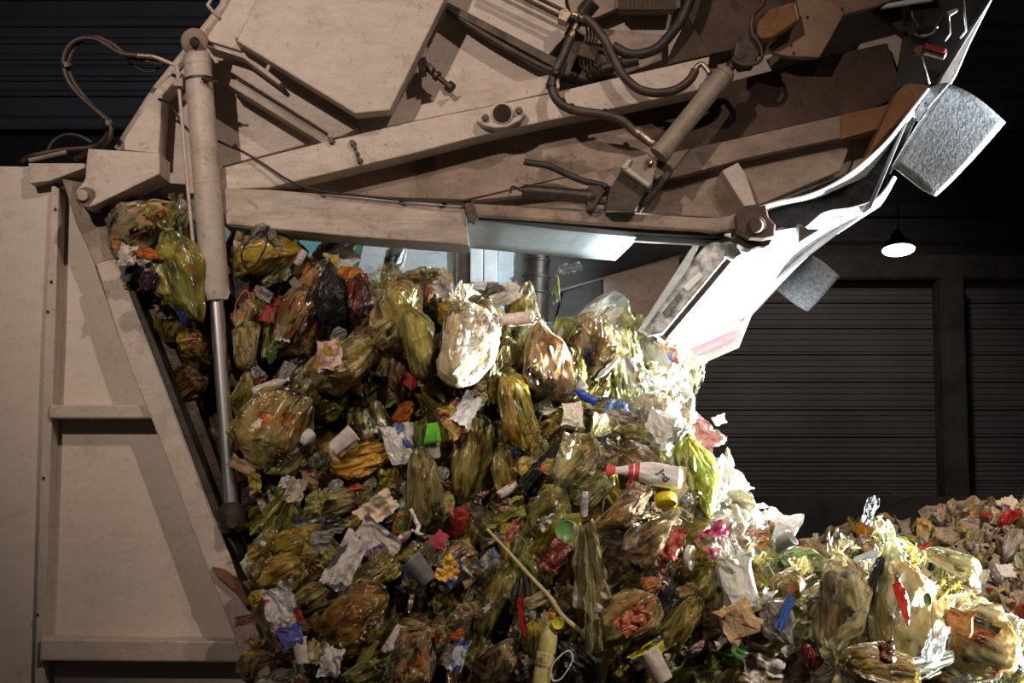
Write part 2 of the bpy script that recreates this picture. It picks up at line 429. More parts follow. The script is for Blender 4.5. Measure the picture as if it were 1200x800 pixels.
# ceiling lamp
lp = P(1053, 293, 9.0)
lamp = tag(turned('ceiling_lamp', lp + Vector((0, 0, 0.20)), lp, [(0, 0.03), (0.2, 0.06), (0.45, 0.07), (0.6, 0.12), (1.0, 0.165), (0.985, 0.155), (0.65, 0.11)], M['black'], None),
           'round glowing high-bay lamp hanging at the roller doors', 'lamp')
lamp_tilt = Matrix.Translation(lp) @ Matrix.Rotation(math.radians(-14), 4, 'X') @ Matrix.Translation(-lp)
lens = turned('lamp_lens', lp + Vector((0, 0, 0.03)), lp + Vector((0, 0, -0.006)), [(0, 0.13), (0.6, 0.16), (1, 0.15)], M['lampglow'], lamp)
cordm = sweep([lp + Vector((0, 0, 0.2)), Vector((lp.x, lp.y - 0.3, 9.0))], 0.006, 6)
link('suspension', mesh_from('suspension', *cordm), lamp, M['black'])
for o in (lamp, lens): o.data.transform(lamp_tilt)

# ------------------------------------------------------------------ the truck
truck = bpy.data.objects.new('garbage_truck', None); COL.objects.link(truck)
tag(truck, 'beige refuse truck with raised tailgate pouring out packed waste', 'truck')
W = 2.45                                                            # width of the body
def part(o, label=None): return tag(o, label)
def body_prism(name, pts, Y0, Y1, mat, parent, bevel=0): return plate(name, pts, Y0, Y1 - Y0, mat, parent, bevel)
# body: side sheet, rear side panel, roof, far side
body = plate('body', [(-420, 193), (58, 197), (62, 214), (52, 400), (41, 1010), (-420, 1010)], 0.0, 0.05, M['body'], truck, 0.003)
part(body, 'smooth pale side sheet of the body')
plate('side_panel', [(60, 212), (84, 226), (95, 262), (140, 395), (182, 490), (285, 760), (310, 860), (300, 1010), (41, 1010), (52, 400)], 0.055, 0.03, M['body'], body)
plate('roof', [(-420, 190), (100, 196), (100, 201), (-420, 197)], 0.02, W, M['body'], body, 0)
fl = [P(x, y, 0.06) for x, y in [(-420, 193), (80, 200), (300, 860), (300, 1010), (-420, 1010)]]
bm = bmesh.new(); add_prism(bm, [v + Vector((0, W - 0.06, 0)) for v in fl], 0.05)
link('far_side', bm_mesh('far_side', bm), body, M['inner'])
plate('post', [(60, 215), (69, 221), (65, 380), (61, 480), (52, 748), (50, 860), (38, 860), (41, 760), (51, 400)], -0.028, 0.08, M['frame'], body, 0.005)
plate('rib', [(58, 474), (173, 474), (181, 490), (57, 490)], -0.045, 0.1, M['frame'], body, 0.006)
plate('rib', [(47, 748), (276, 751), (287, 776), (46, 774)], -0.055, 0.11, M['frame'], body, 0.007)
plate('diagonal_frame', [(112, 309), (136, 302), (167, 380), (192, 445), (222, 525), (250, 600), (280, 680), (310, 760), (335, 860), (300, 860), (277, 752), (240, 660), (207, 570), (177, 490), (155, 440), (135, 383)],
      -0.075, 0.14, M['frame'], body, 0.006)
plate('frame_head', [(72, 209), (100, 214), (110, 240), (121, 246), (136, 302), (111, 311), (100, 285), (89, 262), (81, 236)], -0.05, 0.10, M['gate_dirty'], body, 0.005)
plate('rubber_seal', [(118, 245), (127, 240), (142, 300), (174, 380), (199, 445), (258, 600), (284, 660), (262, 625), (250, 604), (192, 449), (136, 304)], -0.085, 0.14, M['rubber'], body, 0.004)
plate('rear_edge', [(124, 246), (150, 250), (170, 330), (215, 430), (262, 560), (290, 650), (262, 624), (192, 447), (140, 310)], 0.02, 0.06, M['dark_steel'], body, 0.003)
plate('corner_shoe', [(33, 191), (99, 191), (99, 197), (67, 209), (59, 212), (35, 215)], -0.06, 0.12, M['frame'], body, 0.004)
for x, y in ((71, 245), (66, 330), (62, 365), (57, 560), (50, 720)):
    turned('rivet', P(x - 6, y, -0.036), P(x - 6, y, -0.024), [(0, 0.004), (1, 0.006)], M['dark_steel'], body, 8)
turned('grab_pipe', P(34, 188, -0.04), P(78, 178, -0.04), straight(0.008), M['grey_steel'], body, 12)
plate('bent_hook', [(248, 664), (262, 667), (282, 682), (293, 708), (287, 711), (275, 693), (252, 673)], -0.10, 0.03, M['rust'], body, 0.003)
# chassis and wheels under the frame edge
chs = slab('chassis', (-2.6, 0.35, 0.72), (-0.9, W - 0.35, 0.96), M['dark_steel'], truck)
wheels = []
for x in (-1.75,):
    for y in (0.02, W - 0.32):
        wh = turned('wheel', (x, y, 0.5), (x, y + 0.3, 0.5), [(0, 0.40), (0.06, 0.47), (0.15, 0.5), (0.85, 0.5), (0.94, 0.47), (1, 0.40)], M['rubber'], truck, 40)
        turned('hub', (x, y - 0.02, 0.5), (x, y + 0.05, 0.5), [(0, 0.08), (0.3, 0.12), (0.4, 0.27), (1, 0.30)], M['grey_steel'], wh)

# hinge arm and pin
arm = plate('hinge_arm', [(103, 174), (187, 179), (187, 204), (112, 240), (104, 243), (96, 241), (90, 236), (88, 229), (90, 222), (97, 214), (100, 208), (101, 190)], -0.16, 0.15, M['gate'], truck, 0.004)
turned('hinge_pin', P(96.5, 229, -0.185), P(96.5, 229, 0.02), [(0, 0.016), (0.03, 0.0195), (1, 0.0195)], M['gate'], arm)
turned('pin_collar', P(101, 231, -0.168), P(101, 231, -0.155), [(0, 0.031), (0.3, 0.034), (1, 0.034)], M['gate_dirty'], arm)

# lift cylinder
CY = -0.085
ca, cb, cc = P(230.5, 62, CY), P(253.5, 352, CY), P(271.5, 596, CY)
r_ = 16.3 * ppm(CY)
lift = turned('lift_cylinder', ca, cb, [(0, r_ * .86), (0.006, r_ * .97), (0.035, r_ * .97), (0.037, r_ * 1.03), (0.05, r_ * 1.03), (0.052, r_), (0.52, r_), (0.522, r_ * 1.02), (0.535, r_ * 1.02), (0.537, r_), (0.975, r_), (0.985, r_ * .93), (1, r_ * .82)], M['gate'], truck, 40)
tag(lift, 'long pale hydraulic lift cylinder')
turned('rod', cb, cc, [(0, r_ * .53), (1, r_ * .53)], M['chrome'], lift, 32)
turned('rod_end', P(270.8, 588, CY), P(273, 624, CY), [(0, r_ * .6), (0.2, r_ * .95), (0.8, r_), (1, r_ * .7)], M['dark_steel'], lift, 20)
turned('end_pin', P(272, 612, CY - .07), P(272, 612, 0.08), straight(0.022, 0.004, 0.15), M['dark_steel'], lift, 20)
turned('top_eye', P(228, 49, CY - 0.05), P(228, 49, CY + 0.05), [(0, 0.018), (0.02, 0.03), (0.05, 0.041), (0.1, 0.046), (0.9, 0.046), (1, 0.04)], M['gate_dirty'], lift, 32)
turned('eye_pin', P(228, 49, CY - 0.075), P(228, 49, CY + 0.12), straight(0.017, 0.004, 0.2), M['dark_steel'], lift, 20)
cl = turned('hose_clamp', P(232.6, 92, CY), P(232.8, 95, CY), straight(r_ * 1.05, 0.001, 0.008), M['dark_steel'], lift, 32)
turned('clamp_bolt', P(236, 92, CY - r_ * 1.2), P(255, 96, CY - r_ * 1.0), [(0, .005), (.2, .005), (.21, .009), (.5, .009), (.51, .004), (1, .004)], M['dark_steel'], lift, 10)
tube('oil_pipe', [(160, 66, CY), (178, 66, CY), (197, 73, CY), (207, 79, CY), (209, 95, CY), (214, 150, CY), (221, 230, CY), (229, 312, CY)], 0.0062, M['gate'], lift, 10)
slab_pts = [(203, 91), (214, 91), (214, 101), (203, 101)]
plate('pipe_clip', slab_pts, CY - 0.02, 0.04, M['grey_steel'], lift, 0.002)
turned('hose_coupling', P(160, 65, CY), P(179, 66, CY), [(0, .008), (.1, .010), (.45, .010), (.46, .007), (.6, .007), (.62, .009), (1, .009)], M['fitting'], lift, 14)
tube('hose', [(160, 65, CY), (140, 62, CY), (124, 52, CY), (108, 45, CY), (90, 47, CY), (78, 58, CY), (74, 74, CY), (80, 95, CY), (96, 115, CY), (118, 134, CY), (129, 146, CY), (128, 163, CY), (118, 173, -0.02), (104, 178, 0.05), (88, 186, 0.15)], 0.0085, M['hose'], lift, 10)
tube('hose', [(190, 76, CY + .03), (172, 72, CY + .02), (150, 66, CY + .02), (132, 52, CY + .02), (112, 44, CY + .02), (94, 50, CY + .02), (84, 62, CY + .02), (80, 80, CY + .02), (90, 102, CY + .02), (112, 128, CY + .02), (127, 142, CY + .02), (124, 160, CY + .03), (108, 172, CY + .05), (70, 176, CY + .05), (36, 183, CY + .05), (26, 188, 0.05)], 0.0085, M['hose'], lift, 10)
tube('hose', [(188, 78, CY + .05), (178, 84, CY + .05), (165, 82, CY + .05), (150, 72, CY + .05)], 0.004, M['black'], lift, 8)
tube('hose', [(55, 179, 0.06), (62, 166, 0.06), (76, 158, 0.06), (92, 159, 0.06), (108, 167, 0.06)], 0.007, M['rubber'], lift, 10, 8, 22)
for x, y in ((79, 77), (128, 145)):
    turned('strap', P(x - 2, y - 3, CY + .01), P(x + 1, y + 4, CY + .01), straight(0.022, 0.002, 0.02), M['black'], lift, 12)

# ------------------------------------------------------------------ the tailgate
gate = plate('tailgate', [(138, 175), (182, 106), (207, 80), (240, 47), (262, 8), (280, -40), (1182, -40), (1160, 0), (1113, 97), (1066, 132), (1000, 200), (890, 243), (862, 268), (740, 262), (545, 250), (420, 262), (258, 255), (200, 262), (186, 205)],
             0.14, 0.04, M['gate'], truck, 0.003)
tag(gate, 'raised tailgate of the truck')
G = gate
def gp(name, pts, Y, th, mat, bevel=0.004): return plate(name, pts, Y, th, M[mat], G, bevel)
# skin panels with their own tone
gp('skin_panel', [(186, 190), (186, 110), (268, 66), (272, 92), (384, 163), (260, 195), (258, 222), (190, 232)], 0.115, 0.03, 'gate')
gp('edge_flange', [(138, 175), (182, 106), (207, 80), (214, 86), (190, 112), (186, 180)], 0.0, 0.11, 'gate', 0.003)
gp('skin_panel', [(270, 84), (277, 60), (330, 97), (420, 150), (400, 160), (384, 163), (384, 156)], 0.045, 0.06, 'gate', 0.004)
gp('skin_panel', [(415, 150), (460, 132), (500, 60), (526, 8), (660, 88), (640, 92), (480, 128)], 0.07, 0.035, 'gate')
gp('skin_panel', [(524, -40), (520, 2), (640, 68), (668, 36), (655, -40)], 0.03, 0.07, 'gate')
gp('skin_panel', [(655, -40), (672, 26), (700, 20), (840, -40)], 0.06, 0.04, 'gate_dirty')
gp('skin_panel', [(676, 30), (776, 40), (776, 70), (700, 100), (660, 86)], 0.075, 0.03, 'gate_dirty')
gp('skin_panel', [(806, 18), (830, 64), (902, 50), (936, -40), (806, -40)], 0.075, 0.03, 'gate_brown')
gp('skin_panel', [(320, 222), (480, 181), (640, 142), (726, 128), (780, 180), (740, 200), (660, 208), (545, 234), (420, 230)], 0.08, 0.025, 'gate_dirty')
gp('skin_panel', [(720, 127), (822, 104), (960, 68), (1040, 50), (1060, 110), (1020, 128), (862, 163), (780, 181)], 0.085, 0.02, 'gate_brown')
gp('skin_panel', [(545, 238), (666, 209), (725, 197), (775, 186), (800, 206), (860, 190), (1000, 160), (985, 200), (890, 240), (860, 256)], 0.075, 0.03, 'gate_dirty')
gp('skin_panel', [(960, -40), (1182, -40), (1158, 0), (1095, 98), (1050, 104), (1060, 40)], 0.08, 0.03, 'dark_sheet')
# upper left flange and handle
gp('corner_plate', [(240, 47), (264, 10), (292, -40), (324, -40), (277, 47), (283, 60)], -0.045, 0.05, 'gate', 0.004)
gp('flange_lip', [(240, 48), (276, 58), (288, 62), (330, 96), (327, 99), (285, 68), (242, 54)], -0.03, 0.12, 'gate', 0.002)
gp('corner_strip', [(276, 42), (320, -40), (325, -40), (280, 47)], -0.056, 0.02, 'beam', 0.002)
tube('grab_handle', [(258, -20, -0.08), (246, 2, -0.08), (244, 7, -0.08), (255, 19, -0.06), (258, 20, -0.04)], 0.006, M['gate'], G, 10, 4)
# cover box
box = gp('cover_box', [(277, 48), (318, -40), (536, -40), (520, 2), (457, 129), (416, 133)], -0.125, 0.075, 'gate', 0.005)
tag(box, 'big flat beige cover box')
gp('box_latch', [(489, 68), (499, 66), (499, 84), (491, 86)], -0.03, 0.06, 'dark_steel')
turned('latch_bolt', P(494, 74, 0.0), P(530, 104, -0.03), [(0, .016), (.2, .016), (.21, .011), (.45, .013), (.47, .018), (.55, .018), (.56, .009), (.85, .009), (.86, .019), (1, .019)], M['dark_steel'], G, 16)
turned('latch_sleeve', P(500, 76, -0.02), P(508, 83, -0.03), straight(0.012, .002, .03), M['fitting'], G, 14)
# cross rib below the box
gp('rib', [(270, 92), (277, 93), (387, 161), (384, 168), (378, 168), (268, 100)], -0.005, 0.1, 'grey_steel', 0.003)
# main beams
gp('beam', [(258, 197), (300, 186), (385, 165), (480, 143), (560, 127), (642, 110), (717, 92), (780, 78), (832, 66), (826, 104), (720, 127), (640, 142), (560, 160), (480, 181), (420, 195), (316, 220), (258, 222)], -0.035, 0.13, 'beam', 0.005)
gp('beam_lip', [(420, 142), (480, 126), (560, 107), (640, 88), (655, 84), (656, 102), (642, 109), (560, 127), (480, 143), (425, 156)], 0.02, 0.08, 'gate', 0.003)
gp('beam', [(545, 236), (667, 207), (725, 195), (780, 180), (865, 162), (985, 135), (1042, 122), (1046, 148), (1020, 155), (940, 171), (867, 187), (800, 206), (740, 216)], 0.02, 0.08, 'gate_dirty', 0.004)
gp('brown_end', [(985, 135), (1042, 122), (1046, 146), (986, 163)], 0.012, 0.02, 'rust', 0.002)
sill = gp('sill_beam', [(258, 220), (316, 222), (420, 230), (545, 241), (550, 288), (500, 285), (420, 279), (330, 271), (272, 266), (262, 264)], -0.055, 0.16, 'sill', 0.007)
gp('sill_crease', [(262, 249), (420, 259), (547, 266), (549, 287), (420, 278), (264, 263)], -0.062, 0.02, 'sill', 0.006)
gp('top_rail', [(548, 238), (600, 241), (690, 247), (760, 251), (822, 255), (850, 254), (885, 243), (892, 250), (868, 266), (838, 272), (820, 269), (760, 266), (690, 261), (620, 256), (556, 252)], -0.075, 0.14, 'gate_dirty', 0.005)
gp('lower_rail', [(556, 250), (700, 258), (820, 266), (850, 272), (848, 278), (755, 273), (640, 262), (556, 257)], -0.03, 0.10, 'dark_steel', 0.003)
gp('rail_bracket', [(543, 236), (552, 232), (560, 255), (556, 262), (548, 258)], -0.085, 0.03, 'dark_steel', 0.003)
def loft(name, A, B, mat, parent, n=8, thick=0.03):
    vs, fs = [], []
    m = len(A)
    for j in range(n + 1):
        for i in range(m): vs.append(A[i].lerp(B[i], j / n))
    for j in range(n):
        for i in range(m - 1): fs.append((j * m + i, j * m + i + 1, (j + 1) * m + i + 1, (j + 1) * m + i))
    o = link(name, mesh_from(name, vs, fs), parent, mat)
    md = o.modifiers.new('thickness', 'SOLIDIFY'); md.thickness = thick; md.offset = 0
    return o
# cold lit plate under the rail
loft('inner_sill_plate', [P(550, 257, -0.03), P(600, 259, 0.01), P(650, 262, 0.05), P(700, 266, 0.095), P(753, 273, 0.14)], [P(545, 289, 0.10), P(580, 292, 0.15), P(620, 296, 0.20), P(670, 300, 0.27), P(721, 304, 0.34)], M['inner'], G, 4, 0.010)
gp('lip_strip', [(750, 273), (850, 275), (858, 268), (862, 276), (852, 288), (812, 286), (742, 282)], 0.04, 0.03, 'white_worn', 0.003)
# sides and roof of the hopper seen through the opening
far_pts = [(545, 236), (640, 200), (1000, 160), (1010, 235), (955, 287), (880, 372), (797, 410), (640, 420), (560, 420)]
bm = bmesh.new(); add_prism(bm, [P(x, y, 2.36) for x, y in far_pts], 0.05)
link('far_wall', bm_mesh('far_wall', bm), G, M['dark_sheet'])
gp('far_panel', [(707, 325), (796, 300), (800, 420), (707, 420)], 2.31, 0.03, 'brown_sheet', 0.004)
gp('far_panel', [(660, 342), (706, 326), (706, 420), (640, 420)], 2.33, 0.03, 'dark_sheet', 0.004)
turned('far_seam', P(640, 345, 2.28), P(800, 299, 2.28), straight(0.006), M['gate_dirty'], G, 10)
# far corner of the body with white posts and the ejector cylinder
gp('far_sheet', [(262, 240), (545, 240), (545, 420), (262, 420)], 2.20, 0.04, 'teal', 0)
gp('far_sheet', [(436, 240), (534, 240), (534, 420), (396, 420)], 2.17, 0.02, 'inner', 0.003)  # paler sheet puts the cool light on the teal wall into colour
gp('far_post', [(534, 240), (550, 240), (550, 420), (534, 420)], 2.12, 0.1, 'grey_steel', 0.006)
gp('far_post', [(551, 240), (566, 240), (566, 420), (551, 420)], 2.05, 0.1, 'white_worn', 0.006)
gp('far_post', [(567, 240), (583, 240), (583, 420), (567, 420)], 2.05, 0.1, 'white_worn', 0.006)
gp('far_post', [(584, 240), (602, 240), (602, 420), (582, 420)], 2.10, 0.1, 'inner', 0.006)
gp('far_post', [(603, 240), (618, 240), (614, 420), (600, 420)], 2.10, 0.1, 'inner', 0.006)
tc = 16 * ppm(2.05)
turned('telescopic_cylinder', P(632, 262, 2.05), P(624, 400, 2.05), [(0, tc * .9), (.30, tc * .9), (.305, tc), (.32, tc), (.325, tc * .92), (.44, tc * .92), (.445, tc * 1.1), (.46, tc * 1.1), (.465, tc), (.57, tc), (.575, tc * 1.15), (.59, tc * 1.15), (.6, tc * 1.05), (1, tc * 1.05)], M['dark_steel'], G, 28)
# rear shell: near edge to far edge, the white underside
near = [(760, 389), (800, 340), (850, 279), (905, 265), (967, 256), (1020, 243)]
farp = [(797, 409), (842, 391), (873, 372), (905, 340), (932, 311), (955, 287)]
A = catmull([P(x, y, 0.06) for x, y in near], 5); B = catmull([P(x, y, 2.36) for x, y in farp], 5)
shell = loft('hopper_underside', A, B, M['white_worn'], G)
tag(shell, 'glaring white underside of the hopper')
A2 = [P(x, y, -0.04) for x, y in [(1020, 243), (1066, 134), (1098, 100)]]
loft('rear_shell', A2, [v + Vector((0, 2.4, 0)) for v in A2], M['dark_sheet'], G, 8, 0.008)
A2 = [P(x, y, -0.05) for x, y in [(1098, 100), (1160, 0), (1186, -42)]]
loft('rear_shell', A2, [v + Vector((0, 2.41, 0)) for v in A2], M['dark_sheet'], G, 8, 0.008)
A3 = [P(x, y, 0.12) for x, y in [(1186, -42), (900, -300), (280, -120), (262, 6), (182, 106), (138, 175)]]
loft('roof_shell', A3, [v + Vector((0, 2.3, 0)) for v in A3], M['gate'], G)
# channel frame along the near edge of the hopper
gp('channel', [(851, 276), (826, 288), (800, 318), (752, 384), (762, 392), (778, 388), (822, 336), (852, 300), (866, 284)], -0.01, 0.08, 'channel', 0.006)
gp('channel_lip', [(820, 287), (812, 288), (750, 384), (755, 387), (806, 316)], -0.03, 0.10, 'inner', 0.003)
gp('channel_lip', [(852, 302), (822, 338), (777, 392), (782, 396), (828, 342), (858, 306)], -0.025, 0.09, 'dark_steel', 0.003)
gp('channel_web', [(800, 336), (820, 318), (824, 324), (806, 342)], -0.02, 0.02, 'edge_white', 0.002)
gp('channel_web', [(776, 366), (796, 342), (800, 348), (782, 372)], -0.02, 0.02, 'galv', 0.002)
# pivot at the tail
piv = gp('pivot_plate', [(862, 252), (868, 244), (898, 240), (901, 254), (909, 263), (908, 276), (896, 279), (880, 278), (864, 270)], -0.11, 0.14, 'gate_brown', 0.006)
turned('pivot_boss', P(886, 264, -0.135), P(886, 264, -0.10), [(0, .020), (.15, .024), (.5, .026), (.55, .031), (1, .034)], M['gate_brown'], G, 28)
gp('pivot_bracket', [(862, 273), (880, 284), (900, 287), (903, 282), (880, 292), (872, 290), (858, 281)], -0.04, 0.08, 'dark_steel', 0.003)
gp('lock_lug', [(936, 262), (948, 268), (962, 268), (936, 284)], -0.05, 0.05, 'dark_steel', 0.003)
gp('lock_hook', [(853, 286), (862, 286), (870, 297), (862, 302), (850, 298)], -0.03, 0.05, 'galv', 0.003)
# dark scrubbing strip and white edge along the tail
gp('wear_strip', [(900, 248), (920, 241), (960, 233), (990, 218), (1017, 206), (1027, 189), (1042, 173), (1064, 142), (1076, 134), (1062, 166), (1046, 199), (1026, 233), (1010, 243), (985, 246), (967, 250), (944, 268), (934, 264), (912, 268), (902, 256)], 0.01, 0.05, 'scrub', 0.004)
def ledge(name, top, yt, bot, yb, mat):
    n_ = 6
    return loft(name, catmull([P(x, y, yt) for x, y in top], n_), catmull([P(x, y, yb) for x, y in bot], n_), M[mat], G, 4, 0.006)
ledge('bright_ledge', [(888, 243), (912, 236), (944, 229), (975, 216), (1002, 198), (1036, 168), (1062, 136), (1088, 103)], -0.10,
      [(899, 247), (918, 241), (955, 233), (990, 218), (1017, 205), (1041, 173), (1066, 140), (1090, 106)], 0.03, 'white_worn')
ledge('ragged_ledge', [(934, 266), (944, 267), (967, 249), (1000, 243), (1028, 232), (1048, 206)], 0.0,
      [(936, 284), (950, 275), (970, 260), (1002, 253), (1030, 241), (1050, 208)], 0.10, 'white_worn')
tube('rim_edge', [(1092, 104, 0.06), (1113, 97, 0.06), (1136, 48, 0.06), (1160, 0, 0.06), (1180, -40, 0.06)], 0.0065, M['edge_white'], G, 8, 4)
gp('tail_cheek', [(1060, 99), (1066, 97), (1090, 100), (1082, 112), (1062, 134), (1000, 199), (1018, 180), (1040, 130), (1052, 107)], -0.03, 0.09, 'rust', 0.006)
# mud flaps
def flap(name, pts, Y0, bend, label):
    a, b_, c, d = [Vector(v) for v in pts]
    n, vs, fs = 12, [], []
    for j in range(n + 1):
        for i in range(n + 1):
            u, v = i / n, j / n
            p = a.lerp(b_, u).lerp(d.lerp(c, u), v)
            p += Vector((0, -bend * math.sin(v * PI * 0.5) * (0.4 + u), 0.02 * math.sin(u * 3 + v * 2)))
            vs.append(p)
    for j in range(n):
        for i in range(n): k = j * (n + 1) + i; fs.append((k, k + 1, k + n + 2, k + n + 1))
    o = link(name, mesh_from(name, vs, fs), G, M['galv'])
    md = o.modifiers.new('thickness', 'SOLIDIFY'); md.thickness = 0.008
    return tag(o, label)
flap('mud_flap', [P(1108, 97, -0.02), P(1177, 145, 0.06), P(1089, 228, 0.05), P(1043, 203, -0.05)], -0.02, 0.05, 'large speckled grey flap at the near tail end')
flap('mud_flap', [P(938, 294, 2.36), P(983, 325, 2.40), P(942, 363, 2.40), P(898, 337, 2.36)], 2.36, 0.06, 'small grey flap at the far tail end')
gp('flap_bar', [(1086, 103), (1108, 96), (1113, 98), (1092, 122), (1078, 140), (1072, 134)], -0.05, 0.03, 'galv', 0.003)
for x, y in ((1103, 104), (1085, 121), (1073, 140)): turned('bolt', P(x, y, -0.066), P(x, y, -0.045), [(0, .005), (1, .006)], M['dark_steel'], G, 8)
gp('lower_lip', [(797, 412), (872, 374), (884, 350), (888, 352), (866, 407), (806, 433)], 2.2, 0.05, 'grey_steel', 0.004)
turned('lip_bar', P(797, 420, 2.15), P(868, 388, 2.15), straight(0.018), M['pinkish'], G, 14)
wl = turned('fill_housing', P(840, 262, 1.0) + Vector((.07, .02, .05)), P(840, 262, 1.0), [(0, .03), (.2, .05), (.9, .06), (1, .055)], M['dark_steel'], G, 20)  # casing made up for the added light inside the hopper
sp = spot('hopper_fill', P(838, 263, 0.98), (-0.3, 1.15, 2.95), 420, (0.80, 0.93, 1.0), 0.03, 140, 0.3)  # added fill that brightens the far posts, far sheets and crest
sp.parent = G; sp.data.energy = 95
turned('fill_housing', P(817, 313, .27) + Vector((.03, .01, .01)), P(817, 313, .27), [(0, .02), (.2, .03), (.9, .034), (1, .03)], M['dark_steel'], G, 16)  # second made-up casing, hidden behind the channel
spot('hopper_fill', P(814, 314, .265), (-0.15, 0.10, 2.95), 26, (0.82, 0.93, 1.0), 0.015, 100, 0.4).parent = G  # added fill for the inner sill plate and the whitish bag
# small cylinder with brackets
c2a, c2b = P(853, 82, -0.12), P(772, 182, -0.14)
pk = turned('packer_cylinder', c2a, c2b, [(0, .026), (.03, .033), (.06, .035), (.065, .032), (.93, .032), (.935, .036), (1, .036)], M['grey_steel'], G, 32)
tag(pk, 'short grey hydraulic cylinder')
turned('cylinder_rod', P(882, 46, -0.10), c2a, straight(.017), M['dark_steel'], G, 20)
gp('cylinder_clevis', [(862, 50), (876, 36), (890, 40), (892, 60), (884, 76), (868, 78), (860, 66)], -0.13, 0.07, 'dark_steel', 0.005)
tube('hose', [(860, 66, -0.14), (862, 72, -0.14), (872, 76, -0.14), (886, 74, -0.14), (893, 66, -0.14), (890, 52, -0.14), (882, 40, -0.14), (882, 20, -0.14), (894, 4, -0.14), (902, -20, -0.14)], 0.007, M['hose'], G, 10)
gp('rusty_lug', [(880, 26), (898, 12), (930, 2), (935, 24), (905, 44), (890, 46)], -0.11, 0.07, 'rust', 0.006)
bk = gp('cylinder_bracket', [(730, 193), (738, 186), (758, 180), (770, 190), (764, 218), (757, 215)], -0.17, 0.14, 'grey_steel', 0.005)
gp('bracket_box', [(731, 195), (760, 218), (745, 247), (710, 247), (714, 222)], -0.14, 0.2, 'dark_steel', 0.004)
gp('bracket_rib', [(728, 196), (736, 186), (741, 187), (734, 198)], -0.185, 0.05, 'gate', 0.003)
gp('bracket_rib', [(733, 193), (762, 215), (760, 219), (730, 198)], -0.18, 0.04, 'gate', 0.003)
turned('bracket_bolt', P(761, 189, -0.20), P(761, 189, -0.16), [(0, .006), (.1, .008), (.4, .008), (.41, .015), (1, .015)], M['fitting'], G, 16)
gp('bracket_arm', [(764, 216), (780, 200), (788, 202), (770, 226), (752, 244), (748, 240)], -0.05, 0.1, 'dark_steel', 0.003)
gp('stiffener', [(846, 200), (865, 190), (874, 204), (886, 240), (872, 242)], -0.01, 0.09, 'gate', 0.004)
# flanged eye on the beam
ey = gp('bearing_flange', [(560, 134), (568, 127), (586, 119), (600, 121), (612, 126), (616, 133), (610, 141), (594, 149), (580, 150), (566, 147), (559, 142)], -0.075, 0.045, 'beam', 0.005)
turned('bearing_bore', P(588.5, 133, -0.088), P(588.5, 133, -0.04), [(0, .034), (.05, .0375), (1, .0375), ], M['gate'], G, 32)
turned('bearing_plug', P(588.5, 133, -0.0885), P(588.5, 133, -0.05), [(0, .0315), (1, .0315)], M['dark_steel'], G, 32)
for x, y in ((568.5, 137.5), (607.5, 129)):
    turned('bolt', P(x, y, -0.098), P(x, y, -0.07), [(0, .007), (.2, .010), (.6, .010), (.62, .014), (1, .014)], M['fitting'], G, 6)
# hoses and conduit
tube('conduit', [(524, 10, 0.0), (548, 28, 0.0), (580, 48, 0.0), (612, 66, 0.0), (640, 80, 0.0), (660, 86, 0.0)], 0.0135, M['hose'], G, 12, 6, 30)
gp('conduit_rail', [(520, 0), (528, 4), (640, 62), (664, 72), (660, 84), (640, 74), (524, 12)], -0.015, 0.06, 'dark_steel', 0.003)
for x0, y0, x1, y1 in ((610, -2, 662, 22), (600, -14, 660, 12)):
    turned('oil_pipe', P(x0 - 40, y0 - 22, -0.06), P(x1, y1, -0.06), straight(.007), M['dark_steel'], G, 10)
gp('pipe_clamp', [(655, 12), (664, 8), (670, 16), (664, 26), (654, 22)], -0.09, 0.06, 'fitting', 0.003)
turned('hose_fitting', P(676, 28, -0.10), P(668, 46, -0.10), [(0, .009), (.2, .011), (.4, .011), (.42, .008), (.6, .012), (.8, .012), (.82, .010), (1, .011)], M['fitting'], G, 14)
tube('hose', [(669, 44, -0.10), (660, 66, -0.10), (651, 84, -0.10), (646, 100, -0.11), (652, 116, -0.12), (664, 126, -0.12), (684, 131, -0.12), (706, 134, -0.12), (728, 141, -0.12), (744, 154, -0.12), (764, 168, -0.13)], 0.0155, M['hose'], G, 14)
for x, y, x2, y2 in ((652, 83, 650, 90), (646, 98, 646, 104), (655, 119, 660, 123), (667, 127, 672, 128), (706, 133, 711, 134)):
    turned('hose_clip', P(x, y, -0.108), P(x2, y2, -0.112), straight(.0185, .003, .02), M['black'], G, 14)
turned('hose_fitting', P(744, 152, -0.12), P(766, 169, -0.135), [(0, .014), (.15, .018), (.3, .018), (.32, .014), (1, .014)], M['fitting'], G, 16)
turned('hose_fitting', P(672, 16, -0.10), P(688, 24, -0.10), [(0, .009), (.3, .012), (.5, .009), (.7, .013), (1, .012)], M['fitting'], G, 14)
tube('hose', [(684, 20, -0.10), (696, 30, -0.10), (708, 46, -0.11), (718, 66, -0.11), (730, 88, -0.11), (748, 104, -0.11), (770, 109, -0.11), (792, 105, -0.11), (808, 94, -0.12), (815, 82, -0.12)], 0.0155, M['hose'], G, 14)
tube('hose_elbow', [(814, 84, -0.12), (818, 77, -0.12), (824, 76, -0.12), (832, 86, -0.13)], 0.010, M['fitting'], G, 12)
tube('hose', [(718, 54, -0.03), (740, 64, -0.03), (768, 58, -0.03), (786, 40, -0.03), (800, 20, -0.03), (812, -10, -0.03), (818, -40, -0.03)], 0.018, M['rubber'], G, 14)
tube('cable', [(700, 52, -0.02), (724, 58, -0.03), (746, 64, -0.04), (760, 60, -0.04)], 0.006, M['black'], G, 8)
tube('hose', [(690, 92, 0.0), (700, 84, 0.0), (722, 76, -0.01), (748, 70, -0.02)], 0.020, M['rubber'], G, 14)
